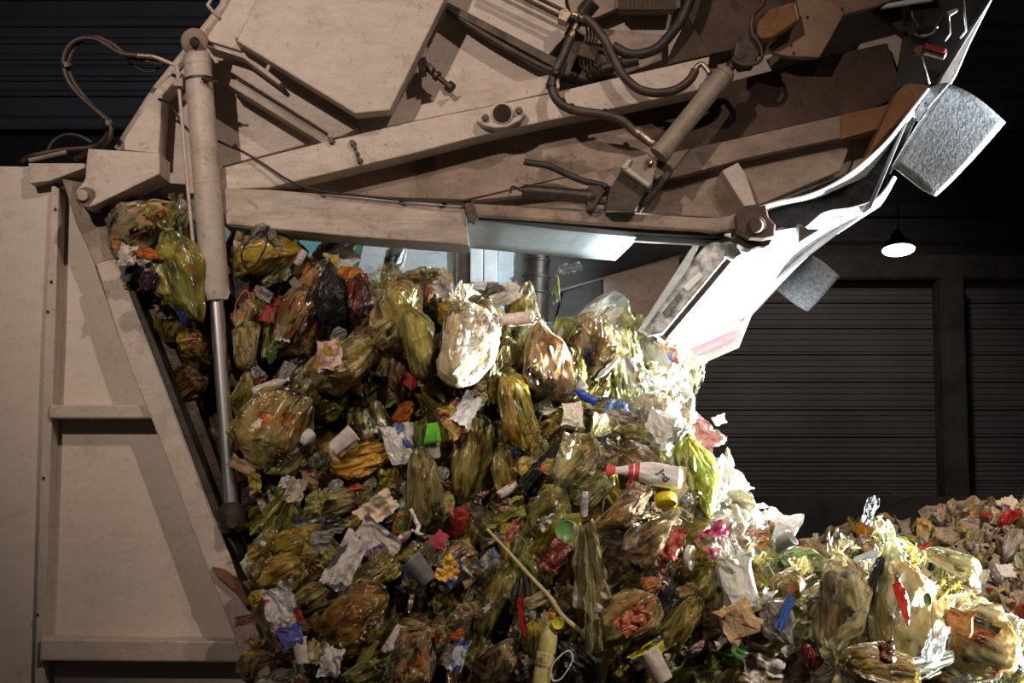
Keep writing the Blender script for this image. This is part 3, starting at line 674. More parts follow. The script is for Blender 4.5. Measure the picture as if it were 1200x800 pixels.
vb = gp('valve_block', [(678, 54), (684, 50), (702, 58), (698, 72), (676, 64)], -0.06, 0.10, 'gate_brown', 0.005)
gp('valve_housing', [(664, 46), (704, 50), (720, 84), (690, 96), (658, 88)], -0.0, 0.08, 'dark_steel', 0.008)
for k in range(6):
    tube('wire', [(680 + 4 * k, 70, -0.05), (681 + 4 * k, 78, -0.06), (690 + 4 * k, 86, -0.05), (712 + 2 * k, 88, -0.02)], 0.0028, M['hose' if k % 2 else 'black'], G, 6)
for k in range(4): tube('wire', [(687 + 4 * k, 30, -0.04), (688 + 4 * k, 44, -0.06), (684 + 4 * k, 54, -0.05)], 0.0035, M['black'], G, 6)
gp('louvre_plate', [(724, -40), (800, -40), (790, 12), (726, 12)], 0.03, 0.05, 'gate_dirty', 0.003)
for k in range(14): gp('louvre', [(725 + 5 * k, -30), (728 + 5 * k, -30), (728 + 5 * k, 11), (725 + 5 * k, 11)], 0.02, 0.02, 'gate_brown', 0)
turned('hydraulic_motor', P(695, 2, -0.06), P(672, 30, -0.02), [(0, .03), (.5, .03), (.52, .022), (1, .022)], M['dark_steel'], G, 18)
gp('side_gusset', [(806, 20), (834, 64), (780, 76), (786, 60)], 0.03, 0.06, 'gate_brown', 0.004)
gus = gp('corner_gusset', [(926, -40), (938, 20), (902, 52), (900, 56), (908, 62), (922, 66), (961, 67), (989, 17), (1024, 8), (1070, -8), (1080, -40)], -0.03, 0.03, 'rust', 0.004)
gus.data.materials.clear(); gus.data.materials.append(paint('gusset_paint', (0.36, 0.235, 0.165), (0.14, 0.08, 0.05), 0.35, (2, 1, 2), 0.6))
for x, y in ((946, 20), (987, 10), (927, 53), (930, 62)): turned('bolt', P(x, y, -0.037), P(x, y, -0.02), [(0, .004), (1, .006)], M['dark_steel'], G, 8)
# hand pump on the rail
gr = turned('spray_gun', P(612, 224, -0.10), P(698, 231, -0.10), [(0, .018), (.02, .023), (.06, .0255), (.08, .024), (.86, .024), (.87, .028), (.93, .030), (1, .024)], M['dark_steel'], G, 28)
tube('gun_hook', [(598, 226, -0.10), (599, 220, -0.10), (603, 219, -0.10), (608, 222, -0.10), (613, 224, -0.10)], 0.004, M['dark_steel'], G, 8)
tube('gun_lever', [(614, 189, -0.11), (622, 191, -0.11), (642, 194, -0.11), (662, 203, -0.11), (684, 212, -0.11), (706, 217, -0.10), (710, 220, -0.10)], 0.0115, M['rubber'], G, 12)
gp('gun_head', [(690, 216), (704, 218), (710, 224), (702, 236), (696, 246), (688, 246), (688, 232)], -0.12, 0.05, 'dark_steel', 0.004)
gp('gun_nozzle', [(700, 232), (709, 234), (709, 238), (700, 238)], -0.11, 0.03, 'dark_steel', 0.002)
# cable sagging over the lower panel
tube('cable', [(255, 165, -0.02), (268, 171, -0.04), (285, 178, -0.05), (310, 193, -0.06), (340, 212, -0.07), (372, 223, -0.075), (420, 229, -0.075), (480, 235, -0.075), (530, 236, -0.09), (552, 234, -0.09)], 0.0042, M['black'], G, 8)
for x, y in ((275, 171), (376, 224), (470, 234), (520, 237)): turned('cable_tie', P(x - 2, y, -0.075), P(x + 3, y + 1, -0.075), straight(.008, .002, .012), M['black'], G, 10)
tube('cable', [(186, 116, 0.0), (196, 120, -0.02), (206, 132, -0.03), (215, 150, -0.03)], 0.0045, M['black'], G, 8)
for x, y, s in ((388, 164, 4), (413, 167, 4), (415, 172, 2.5), (418, 179, 3), (421, 187, 4)):
    gp('broken_bracket', [(x - s, y - s * .6), (x, y - s), (x + s, y - s * .2), (x + s * .5, y + s), (x - s * .6, y + s * .7)], -0.05, 0.03, 'dark_steel', 0.002)
# tail lamps and stays in the dark corner
gp('lamp_pod', [(1064, -4), (1100, -4), (1104, 20), (1098, 32), (1088, 37), (1076, 34), (1068, 20)], -0.05, 0.1, 'dark_steel', 0.008)
tube('pod_ring', [(1073, 40, -0.08), (1078, 42, -0.04), (1086, 41, -0.04), (1094, 38, -0.04), (1098, 31, -0.08)], 0.005, M['chrome'], G, 8)
rl = turned('marker_lamp', P(1082, 57, -0.085), P(1108, 64, -0.085), straight(.019, .004, .07), M['dark_steel'], G, 20)
gp('marker_lens', [(1086, 50), (1109, 57), (1107, 62), (1084, 56)], -0.108, 0.02, 'red', 0.003)
gp('marker_bracket', [(1070, 60), (1076, 52), (1084, 54), (1080, 64)], -0.07, 0.03, 'rust', 0.003)
tube('stay', [(1080, 66, -0.085), (1084, 80, -0.085), (1089, 98, -0.085)], 0.003, M['chrome'], G, 8, 0)
tube('stay', [(1112, 14, -0.08), (1113, 40, -0.08), (1107, 48, -0.08)], 0.0035, M['chrome'], G, 8, 0)
tube('stay', [(1129, 0, -0.08), (1132, 36, -0.08), (1125, 45, -0.08)], 0.0035, M['chrome'], G, 8, 0)
gp('stay_plate', [(1111, 13), (1122, 9), (1123, 12), (1114, 18)], -0.09, 0.02, 'edge_white', 0.002)
gp('top_strip', [(1033, 9), (1040, 4), (1092, -6), (1094, 0)], -0.09, 0.02, 'edge_white', 0.002)
# ------------------------------------------------------------------ waste: prototype shapes (unit size, long axis Z)
NZ = noise.noise
def ridge(p): return 1.0 - abs(NZ(p)) * 1.6
def grid_faces(nu, nv, wrap=True):
    fs = []
    for j in range(nv - 1):
        for k in range(nu if wrap else nu - 1):
            k2 = (k + 1) % nu
            fs.append((j * nu + k, j * nu + k2, (j + 1) * nu + k2, (j + 1) * nu + k))
    return fs
def bag_mesh(seed, neck=0.8, tail=0.2, pleat=0.16, lump=0.2, stretch=0.5, nu=84, nv=72, cross=0.05, inner=False):
    rnd = random.Random(seed)
    S = Vector((rnd.uniform(-50, 50), rnd.uniform(-50, 50), rnd.uniform(-50, 50)))
    bumps = [(Vector((rnd.gauss(0, 1), rnd.gauss(0, 1), rnd.gauss(0, .7))).normalized(), rnd.uniform(.5, 1.3), rnd.uniform(3, 9)) for _ in range(9)]
    planes = [(Vector((rnd.gauss(0, 1), rnd.gauss(0, 1), rnd.gauss(0, .6))).normalized(), rnd.uniform(.20, .36)) for _ in range(6)]
    np_ = rnd.randint(7, 13); bend = (rnd.uniform(-.14, .14), rnd.uniform(-.14, .14))
    vs = []
    for j in range(nv):
        v = j / (nv - 1)
        t = min(v / neck, 1.0)
        body = math.sin(PI * max(t, 1e-3) ** 0.78)
        r = 0.5 * max(body, 0.0) ** 0.62
        nk = 0.045 if tail > 0 else 0.0
        if v > neck: r = nk + tail * ((v - neck) / (1 - neck)) ** 0.7
        else: r = max(r, nk * smooth(0.8, 1, t))
        near = smooth(0.35, 1.0, t)
        for k in range(nu):
            u = 2 * PI * k / nu
            d = Vector((math.cos(u), math.sin(u), 2.1 * (v - 0.42)))
            q = 1.0 + lump * 1.1 * NZ(d * 0.9 + S)
            dn = d.normalized()
            for bd, ba, bk in bumps: q += lump * 0.45 * ba * math.exp(bk * (dn.dot(bd) - 1))
            wv = 0.5 * NZ(d * 1.6 + S * 1.3)
            c1 = ridge(Vector((4.2 * math.cos(u + wv * .5), 4.2 * math.sin(u + wv * .5), stretch * 2.4 * v + wv)) + S)
            c2 = ridge(Vector((8 * math.cos(u), 8 * math.sin(u), 7 * v)) + S * 0.7)
            c3 = ridge(Vector((2.3 * math.cos(u), 2.3 * math.sin(u), 4.5 * v)) * 1.3 + S * 1.9)
            q += (c1 ** 3 - .35) * 0.20 * (0.45 + near) + (c2 ** 3 - .3) * cross + (c3 ** 4 - .2) * 0.10
            q *= 1 + pleat * (near * .8 + .1) * (.5 + .9 * NZ(d * 2.1 - S)) * math.sin(np_ * u + 7 * wv + 2.5 * v)
            if inner: q = (q - (c1 ** 3 - .35) * .16) * (.90 + .22 * noise.cell(d * 2.6 + S))
            if v > neck: q *= 1 + 0.55 * math.sin(5 * u + S.x) * (v - neck) / (1 - neck)
            z = (v - 0.5) + 0.05 * NZ(d * 2.2 - S) + (0.06 * math.sin(3 * u + S.y) * (v - neck) / (1 - neck) if v > neck else 0)
            e = v - 0.5
            p = Vector((r * q * math.cos(u) + bend[0] * (e * e * 2 + .3 * math.sin(5 * e)), r * q * math.sin(u) + bend[1] * e * 2 * abs(e), z))
            for pn, ph in planes:
                ov = p.dot(pn) - ph - .05 * NZ(p * 3 + S)
                if ov > 0: p -= pn * ov * .78
            p += noise.noise_vector(p * 2.3 + S) * .075 + noise.noise_vector(p * 6 + S) * .022
            vs.append(p)
    if inner:
        cut = int(nv * neck * .93) if tail > 0 else nv
        vs = [Vector((p.x * .90, p.y * .90, p.z * .93 - .01)) for p in vs[:cut * nu]]
        fs = grid_faces(nu, cut) + [tuple(range(nu))[::-1], tuple((cut - 1) * nu + k for k in range(nu))]
        return mesh_from('contents', vs, fs)
    fs = grid_faces(nu, nv)
    fs.append(tuple(range(nu))[::-1])
    if tail <= 0: fs.append(tuple((nv - 1) * nu + k for k in range(nu)))
    return mesh_from('waste_bag', vs, fs)
def knot_mesh(seed):
    S = Vector((seed, 2, 1)); vs, nu, nv = [], 14, 9
    for j in range(nv):
        for k in range(nu):
            u, w_ = 2 * PI * k / nu, 2 * PI * j / nv
            r = .028 * (1 + .5 * NZ(Vector((u, w_, seed))))
            vs.append(((.045 + r * math.cos(w_)) * math.cos(u), (.045 + r * math.cos(w_)) * math.sin(u), r * math.sin(w_)))
    fs = [(j * nu + k, j * nu + (k + 1) % nu, ((j + 1) % nv) * nu + (k + 1) % nu, ((j + 1) % nv) * nu + k) for j in range(nv) for k in range(nu)]
    return mesh_from('knot', vs, fs)
def sheet_mesh(seed, amp=0.16, fine=0.05, taper=0.0, ragged=0.25, n=46, sharp=False, fan=0.0, holes=False):
    rnd = random.Random(seed); S = Vector((rnd.uniform(-50, 50), rnd.uniform(-50, 50), rnd.uniform(-50, 50)))
    roll = rnd.uniform(-.5, .5); vs, fs = [], []
    for j in range(n):
        t = j / (n - 1) - 0.5
        for k in range(n):
            s = k / (n - 1) - 0.5
            # square to ragged outline
            edge = max(abs(s), abs(t)) * 2
            a = math.atan2(t, s)
            q = 1 - ragged * edge * edge * (0.5 + 0.5 * NZ(Vector((2.2 * math.cos(a), 2.2 * math.sin(a), 1)) + S) + 0.35 * NZ(Vector((7 * math.cos(a), 7 * math.sin(a), 1)) + S))
            x, z = s * q * (1 - taper * (t + .5)), t * q
            p = Vector((x, z, 0))
            h = amp * (ridge(p * 2.6 + S) - .5) + fine * (ridge(p * 8 + S * 1.1) - .5)
            if sharp: h = amp * (abs(NZ(p * 1.7 + S)) * 2 - .4) + fine * (abs(NZ(p * 4.5 + S * 1.4)) * 2 - .4)
            if fan:
                an = math.atan2(x, 0.62 - z)
                h += fan * math.sin(16 * an + 2 * NZ(p * 2 + S)) * (0.3 + 0.7 * smooth(0, .5, .6 - z)) * 0.5
            h += roll * (x * x - .08) + .25 * roll * z * abs(z)
            vs.append((x + .03 * NZ(p * 5 - S), h, z + .03 * NZ(p * 5 + S * 2)))
    for j in range(n - 1):
        for k in range(n - 1):
            c = Vector(((k / n - .5) * 4.5, (j / n - .5) * 4.5, 3)) + S
            if holes and NZ(c) > 0.34: continue
            fs.append((j * n + k, j * n + k + 1, (j + 1) * n + k + 1, (j + 1) * n + k))
    return mesh_from('film_sheet', vs, fs, not sharp)
def box_mesh(seed, crush=0.12, gable=False, sub=9, d=0.6):
    rnd = random.Random(seed); S = Vector((rnd.uniform(-50, 50), 7, rnd.uniform(-50, 50)))
    bm = bmesh.new(); bmesh.ops.create_cube(bm, size=1)
    bmesh.ops.subdivide_edges(bm, edges=bm.edges[:], cuts=sub, use_grid_fill=True)
    for v in bm.verts:
        c = v.co.copy()
        if gable and c.z > .32: c.y *= max(0.08, 1 - (c.z - .32) / .16)
        c.x += crush * 1.5 * NZ(c * 1.5 + S) + crush * .7 * (abs(NZ(c * 3.4 + S)) - .2)
        c.y = c.y * d + crush * 1.7 * NZ(c * 1.6 - S) + crush * (abs(NZ(c * 3.1 - S)) - .2) * 1.1
        c.z += crush * 1.2 * NZ(c * 1.3 + S * 2) + crush * .5 * (abs(NZ(c * 3.6 - S)) - .2)
        v.co = c
    return bm_mesh('carton', bm, False)
def lathe_mesh(name, prof, seg=28, dent=0.0, seed=1, caps=True):
    vs, S = [], Vector((seed, 3, seed * 1.7))
    for z, r in prof:
        for k in range(seg):
            u = 2 * PI * k / seg
            q = 1 + dent * NZ(Vector((math.cos(u), math.sin(u), z * 2.5)) + S)
            vs.append((r * q * math.cos(u), r * q * math.sin(u), z))
    fs = grid_faces(seg, len(prof))
    if caps: fs.append(tuple(range(seg))[::-1]); fs.append(tuple((len(prof) - 1) * seg + k for k in range(seg)))
    return mesh_from(name, vs, fs)
def set_mat(ms, m):
    for me in ms if isinstance(ms, list) else [ms]: me.materials.append(m)
    return ms
PRO = {}
BA = {'bag': [(s, *a) for s, a in enumerate([(.80, .20, .16, .20, .5), (.82, .16, .20, .26, .35), (.78, .22, .14, .16, .6), (.84, .14, .18, .24, .4),
                                            (.80, .18, .22, .18, .3), (.76, .26, .16, .22, .5), (.82, .18, .15, .30, .4), (.86, .12, .12, .22, .6)], 11)],
      'long': [(s, .74, .16, .26, .16, .18) for s in range(31, 36)],                # dragged out, pleated lengthways
      'lump': [(s, 1.0, 0.0, .05, .30, .8) for s in range(41, 47)],                 # crumpled, no neck
      'fanbag': [(s, .92, .05, .30, .12, .15) for s in range(51, 54)]}
CONT = {}
for k, aa in BA.items():
    PRO[k] = set_mat([bag_mesh(*a) for a in aa], M['film'])
    CONT[k] = set_mat([bag_mesh(*a, 44, 36, .05, True) for a in aa], M['contents'])
CONT['clearbag'] = CONT['bag'][:4] + CONT['lump'][:2]
KNOT = set_mat([knot_mesh(s) for s in range(3)], M['film_opaque'])
def matcopy(ms, m):
    out = []
    for me in ms:
        c = me.copy(); c.materials.clear(); c.materials.append(m); out.append(c)
    return out
PRO['clearbag'] = matcopy(PRO['bag'][:4] + PRO['lump'][:2], M['film_clear'])
PRO['solidbag'] = matcopy(PRO['lump'] + PRO['bag'][4:6], M['film_opaque'])
PRO['sheet'] = set_mat([sheet_mesh(s, .20, .07, 0.0, .35) for s in range(61, 67)], M['film'])
PRO['veil'] = set_mat([sheet_mesh(s, .16, .06, .55, .40, 50, False, .22) for s in range(71, 75)] + [sheet_mesh(76, .2, .08, .4, .45, 50, False, .2, True)], M['film'])
PRO['clearsheet'] = matcopy(PRO['sheet'][:4], M['film_clear'])
PRO['wrapper'] = set_mat([sheet_mesh(s, .24, .06, .1, .28, 34) for s in range(81, 86)], M['print'])
PRO['paper'] = set_mat([sheet_mesh(s, .30, .07, .0, .38, 34, True) for s in range(91, 97)], M['paper'])
PRO['news'] = set_mat([sheet_mesh(s, .10, .05, .15, .12, 34, True) for s in range(101, 104)], M['news'])
PRO['carton'] = set_mat([box_mesh(s, .22) for s in range(3)] + [box_mesh(9, .16, True), box_mesh(12, .32, False, 9, .35)], M['print'])
PRO['block'] = matcopy(PRO['carton'], M['paper'])
bottle_prof = [(-.5, .12), (-.49, .165), (-.44, .18), (-.2, .18), (-.18, .172), (0, .172), (.02, .18), (.14, .178), (.22, .165), (.32, .10), (.38, .062), (.42, .058), (.425, .07), (.44, .07), (.445, .05)]
PRO['bottle'] = set_mat([lathe_mesh('bottle', bottle_prof, 28, .12, s) for s in (2, 5)], M['plastic'])
BCAP = set_mat(lathe_mesh('cap', [(.42, .055), (.42, .072), (.49, .072), (.5, .062)], 24), M['plastic'])
BLABEL = set_mat(lathe_mesh('paper_label', [(-.19, .176), (-.185, .182), (.0, .182), (.005, .176)], 28, .12, 2, False), M['print'])
PRO['cup'] = set_mat([lathe_mesh('cup', [(-.5, .05), (-.5, .33), (-.47, .35), (.42, .46), (.46, .50), (.5, .50), (.49, .47), (.40, .44), (-.42, .32), (-.43, .05)], 28, d, 3) for d in (.05, .3)], M['plastic'])
PRO['can'] = set_mat([lathe_mesh('can', [(-.5, .02), (-.48, .26), (-.5, .30), (-.46, .33), (.42, .33), (.48, .28), (.5, .28), (.49, .26), (.47, .25), (.47, .02)], 28, d, 4) for d in (.04, .3)], M['print'])
PRO['lid'] = set_mat([lathe_mesh('lid', [(-.08, .02), (-.08, .44), (-.12, .47), (-.12, .5), (.06, .5), (.1, .46), (.1, .3), (.07, .27), (.07, .02)], 32, .05, 4)], M['plastic'])
CANEND = set_mat(lathe_mesh('can_end', [(.475, .02), (.475, .24), (.49, .26)], 24, 0, 1, False), M['chrome'])
def loop_mesh(seed, r=0.03, closed=True, n=7):
    rnd = random.Random(seed); pts = []
    for i in range(n):
        a = 2 * PI * i / n
        pts.append(Vector((.42 * math.cos(a) * rnd.uniform(.6, 1.1), rnd.uniform(-.12, .12), .5 * math.sin(a) * rnd.uniform(.7, 1.1))))
    if closed: pts.append(pts[0])
    return mesh_from('strap', *sweep(catmull(pts, 8), r, 8))
PRO['strap'] = set_mat([loop_mesh(3, .03), loop_mesh(4, .022), loop_mesh(6, .03, False)], M['glossy'])
def stick_mesh(seed):
    rnd = random.Random(seed); pts = [Vector((rnd.uniform(-.02, .02), rnd.uniform(-.02, .02), -.5 + i / 6)) for i in range(7)]
    return mesh_from('stick', *sweep(catmull(pts, 4), lambda t: .028 - .012 * t, 8))
PRO['stick'] = set_mat([stick_mesh(2), stick_mesh(5)], M['paper'])
def tray_mesh(seed):
    bm = bmesh.new(); bmesh.ops.create_cube(bm, size=1)
    for v in bm.verts:
        v.co.y *= .28
        if v.co.y < 0: v.co.x *= .8; v.co.z *= .8
    top = [f for f in bm.faces if f.normal.y > .9]
    r_ = bmesh.ops.inset_region(bm, faces=top, thickness=.05)
    bmesh.ops.translate(bm, verts=top[0].verts[:], vec=(0, -.2, 0))
    bmesh.ops.bevel(bm, geom=bm.edges[:], offset=.03, segments=2, affect='EDGES')
    return bm_mesh('tray', bm, False)
PRO['tray'] = set_mat([tray_mesh(1)], M['plastic'])
def pack_half(x, z):                        # half thickness and half width of the squashed pouch
    w_ = .5 * lerp(1.0, .30, smooth(-.1, .42, z)) * (1 if z < .42 else 1.25)
    return w_
def pack_mesh(z0=-.5, z1=.5, grow=0.0, nz_=22, nu=20):
    vs = []
    for j in range(nz_):
        z = lerp(z0, z1, j / (nz_ - 1)); w_ = pack_half(0, z) + grow
        th = (.30 * smooth(-.5, -.36, z) * (1 - .75 * smooth(.1, .5, z)) + .02) + grow
        for k in range(nu):
            u = 2 * PI * k / nu
            p = Vector((w_ * math.cos(u), th * math.sin(u), z))
            p.y += .05 * NZ(p * 4) + .04 * math.sin(9 * p.x); p.x += .06 * math.sin(5 * z + 1)
            vs.append(p)
    fs = grid_faces(nu, nz_)
    if grow == 0: fs += [tuple(range(nu))[::-1], tuple((nz_ - 1) * nu + k for k in range(nu))]
    return mesh_from('pack', vs, fs)
PRO['pack'] = set_mat([pack_mesh()], M['paper'])
# kind -> (object name, category)
KIND = {'bag': ('waste_bag', 'bag'), 'long': ('waste_bag', 'bag'), 'lump': ('waste_bag', 'bag'), 'fanbag': ('waste_bag', 'bag'), 'clearbag': ('clear_bag', 'bag'),
        'solidbag': ('bin_bag', 'bag'), 'sheet': ('film_sheet', 'plastic film'), 'veil': ('film_sheet', 'plastic film'), 'clearsheet': ('clear_film', 'plastic film'),
        'wrapper': ('wrapper', 'wrapper'), 'paper': ('crumpled_paper', 'paper'), 'news': ('newspaper', 'newspaper'), 'carton': ('carton', 'carton'), 'block': ('packaging_box', 'carton'),
        'bottle': ('bottle', 'bottle'), 'cup': ('cup', 'cup'), 'can': ('can', 'can'), 'lid': ('lid', 'lid'), 'strap': ('strap', 'strap'), 'stick': ('stick', 'stick'), 'tray': ('tray', 'tray'), 'pack': ('wrapper', 'wrapper')}
UP = Vector((0, 0, 1)); FW = Vector((0, 1, 0)); RT = Vector((1, 0, 0))
def crest(px): return interp(CREST, px)
CREST = [(130, 232), (200, 212), (236, 258), (270, 272), (330, 282), (372, 306), (400, 292), (440, 322), (480, 318), (530, 332), (560, 350), (600, 352), (650, 362), (720, 368), (752, 385), (790, 428),
         (812, 466), (838, 505), (862, 545), (890, 590), (930, 632), (985, 640), (1030, 600), (1075, 640), (1160, 690), (1180, 745), (1215, 790), (1260, 830)]
LEFT = [(232, 130), (260, 142), (330, 172), (430, 212), (500, 240), (560, 262), (640, 288), (760, 318), (860, 345)]   # py -> px of the left boundary
def D(px, py):
    y = 0.11 - 0.46 * smooth(320, 820, py)
    y -= 0.16 * gauss((px - 1040) / 130, (py - 720) / 110)
    y -= 0.13 * gauss((px - 560) / 130, (py - 400) / 70)
    y += 0.22 * gauss((px - 700) / 50, (py - 478) / 34) + 0.16 * gauss((px - 545) / 26, (py - 590) / 46) + 0.14 * gauss((px - 296) / 28, (py - 600) / 50)
    y -= 0.09 * smooth(600, 480, px) * smooth(470, 400, py)
    y += 0.05 * gauss((px - 258) / 30, 0) - 0.03 * smooth(300, 180, px)
    d = max(0.0, py - crest(px))
    k = 0.08 if px < 560 else lerp(.08, .5, smooth(560, 760, px))
    if d < 100: y += k * (1 - d / 100) ** 2
    y += 0.06 * NZ(Vector((px / 60, py / 60, 4.4)))
    return y
ITEMS = []
def item(kind, px, py, L, Wd, ang, color, label=None, short=None, dy=-0.05, dep=0.75, var=0, roll=0.0, tilt=0.0, cont=None, group=None, mat=None, parts=True, Y=None, sub=None):
    name, cat = KIND[kind]
    me = PRO[kind][var % len(PRO[kind])]
    if mat is not None:
        me = me.copy(); me.materials.clear(); me.materials.append(mat)
    y = (D(px, py) if Y is None else Y) + dy
    o = bpy.data.objects.new(name, me); COL.objects.link(o)
    k = ppm(y)
    a = math.radians(ang)
    z = (RT * math.cos(a) + UP * math.sin(a)) * math.cos(math.radians(tilt)) + FW * math.sin(math.radians(tilt))
    x = z.cross(FW).normalized() * -1
    yv = z.cross(x)
    R = Matrix((x, yv, z)).transposed().to_4x4() @ Matrix.Rotation(math.radians(roll), 4, 'Z')
    flat = kind in ('sheet', 'veil', 'clearsheet', 'wrapper', 'paper', 'news')
    sx = Wd * k; sz = L * k; sy = (min(sx, sz) * 1.0 if flat else sx * dep)
    o.matrix_world = Matrix.Translation(P(px, py, y)) @ R @ Matrix.Diagonal((sx, sy, sz, 1))
    o.color = (*color, 1)
    tag(o, label, cat, group)
    rnd = random.Random(int(px * 31 + py * 7))
    if parts:
        if kind in ('bag', 'long', 'fanbag', 'clearbag', 'lump'):
            c = link('contents', CONT[kind][var % len(CONT[kind])], o); c.color = (*(cont or (1, .95, .85)), 1)
        if kind in ('bag', 'long') and sub != 'noknot':
            c = link('knot', KNOT[rnd.randrange(3)], o); c.location = (0, 0, .31 if kind == 'bag' else .25); c.color = (*[q * .8 for q in color], 1)
            c.scale = (1, 1, sx / sz)
        if kind == 'bottle':
            c = link('cap', BCAP, o); c.color = (*(cont or (.8, .8, .8)), 1)
            c = link('paper_label', BLABEL, o); c.color = (*(sub or (.75, .7, .6)), 1)
        if kind == 'can': link('can_end', CANEND, o)
    ITEMS.append((o, px, py, kind, short))
    return o
# ------------------------------------------------------------------ packed mass of refuse behind the single pieces
def build_core():
    vs, fs = [], []
    cols = list(range(150, 1261, 10)); rows = 40
    for px in cols:
        t = crest(px) + 16 + 26 * smooth(770, 900, px)
        bot = 860
        for y0, x0 in LEFT:
            if x0 > px: bot = y0; break
        bot = max(bot, t + 12) if px >= 345 else max(interp([(b, a) for a, b in LEFT], px) - 6, t + 12)
        for j in range(rows):
            py = lerp(t, bot, j / (rows - 1))
            y = D(px, py) + 0.13
            p = P(px, py, y)
            p += Vector((0, 0.05 * NZ(p * 7) + .03 * NZ(p * 16), 0))
            vs.append(p)
    n = len(cols)
    for i in range(n - 1):
        for j in range(rows - 1):
            a = i * rows + j
            fs.append((a, a + 1, a + rows + 1, a + rows))
    # top going back into the hopper and down behind
    base = len(vs); steps = 6
    for i, px in enumerate(cols):
        p = vs[i * rows]
        for s in range(1, steps + 1):
            q = s / steps
            yy = lerp(p.y, 2.30, q)
            vs.append(Vector((p.x, yy, p.z - lerp(.10, .40, smooth(740, 860, px)) * q + .05 * NZ(Vector((p.x * 3, yy * 3, 1))))))
    for i in range(n - 1):
        for s in range(steps):
            a = i * rows if s == 0 else base + i * steps + s - 1
            b_ = (i + 1) * rows if s == 0 else base + (i + 1) * steps + s - 1
            fs.append((a, b_, base + (i + 1) * steps + s, base + i * steps + s))
    # foot: down to the hall floor
    base = len(vs)
    foot = [i for i, px in enumerate(cols) if px >= 350]
    for i in foot:
        p = vs[i * rows + rows - 1]
        for s in range(1, 5):
            vs.append(Vector((p.x * (1 + .05 * s), p.y - .22 * s, lerp(p.z, -0.02, s / 4))))
    for m in range(len(foot) - 1):
        i = foot[m]
        for s in range(4):
            a = i * rows + rows - 1 if s == 0 else base + m * 4 + s - 1
            b_ = (i + 1) * rows + rows - 1 if s == 0 else base + (m + 1) * 4 + s - 1
            fs.append((a, base + m * 4 + s, base + (m + 1) * 4 + s, b_))
    return link('packed_refuse', mesh_from('packed_refuse', vs, fs, False), None, M['core'])
tag(build_core(), 'dark tightly packed refuse between the bags pouring from the truck', 'refuse', None, 'stuff')

Yw, Yg, Py, Cr, Tn, Wh, Ol, Am, Br, Bk = (.66, .52, .08), (.56, .56, .14), (.74, .68, .32), (.80, .75, .56), (.58, .46, .29), (.80, .80, .78), (.42, .37, .08), (.66, .36, .03), (.34, .21, .10), (.012, .012, .013)
Gy, Or, Rd, Bl, Gn, Pk, Lg = (.42, .41, .38), (.80, .22, .02), (.60, .05, .04), (.03, .09, .45), (.10, .42, .08), (.65, .30, .28), (.60, .66, .18)
# ---- upper left, under the hinge arm
item('clearbag', 178, 258, 120, 80, 38, (.78, .74, .5), 'clear yellowish bag with pink and grey waste wedged under the hinge arm', 'bag wedged under the hinge arm', -.05, .7, 0, cont=(1, .7, .7), Y=-.06)
item('bag', 215, 308, 138, 66, 112, Yg, 'yellow-green translucent bag hanging in front of the lift cylinder barrel', 'bag in front of the lift cylinder', -.16, .55, 1, 30, Y=0.02)
item('solidbag', 172, 298, 42, 20, 160, Or, 'small bright orange bag scrap left of the yellow-green bag', 'orange scrap at the truck edge', -.22, .8, 1, Y=0.02)
item('paper', 150, 299, 30, 26, 80, (.7, .66, .6), 'small pale crumpled wrapper hanging over the truck edge', 'pale wrapper over the truck edge', -.22, Y=.02)
item('solidbag', 177, 326, 30, 20, 60, (.07, .02, .06), 'dark purple crumpled bag below the orange scrap', 'dark purple bag', -.24, .8, 2, Y=.03)
item('bag', 205, 372, 70, 46, 75, Ol, 'dull olive bag low in the gap beside the cylinder rod', 'olive bag in the gap', -.06, .7, 2, Y=.04)
item('cup', 150, 318, 22, 18, 70, (.14, .16, .2), 'dark grey cup squeezed against the rubber seal', 'dark grey cup', -.16, .9, 1, Y=.03)
# ---- top row behind the cylinder
item('bag', 306, 302, 108, 76, 205, Yw, 'bright yellow bag with a black strap behind the lift cylinder', 'bright yellow bag with black strap', -.08, .7, 3, 40)
item('strap', 300, 290, 52, 34, 65, (.01, .01, .012), 'angular black plastic strap lying on the bright yellow bag', 'black strap', -.2, .5, 0, mat=M['glossy'])
item('block', 281, 332, 44, 22, 82, (.035, .03, .03), 'upright black carton right of the cylinder barrel', 'black carton', -.09, .5, 0)
item('strap', 284, 356, 34, 24, 70, (.8, .12, .06), 'orange-red loop of cord hanging right of the cylinder', 'orange-red cord loop', -.17, .5, 1)
item('clearbag', 349, 360, 116, 66, 66, Tn, 'tall creased brownish clear bag left of the black bin bag', 'tall creased brownish bag', -.09, .7, 4, 20, cont=(1, .8, .55))
item('solidbag', 384, 344, 76, 48, 86, Bk, 'glossy black bin bag standing among the yellow bags', 'black bin bag', -.17, .8, 0, mat=M['glossy'])
item('solidbag', 414, 322, 34, 30, 70, (.85, .30, .02), 'orange net bag on top right of the black bin bag', 'orange net bag', -.07, .8, 2)
item('clearbag', 417, 352, 62, 38, 80, (.42, .14, .09), 'red-brown clear bag between the black bin bag and the pale bags', 'red-brown bag', -.06, .8, 5, cont=(.9, .4, .3))
item('paper', 402, 301, 46, 30, 25, Wh, 'white crumpled plastic on the crest above the black bin bag', 'white plastic on the crest', -.03, var=1)
item('bag', 350, 296, 34, 26, 110, Py, 'small clear yellow bag end beside the bright yellow bag', 'small clear yellow bag end', -.02, .8, 4)
item('can', 352, 302, 20, 15, 60, (.55, .5, .5), 'small silver drinks can end on the bright yellow bag', 'silver can', -.14, 1, 0)
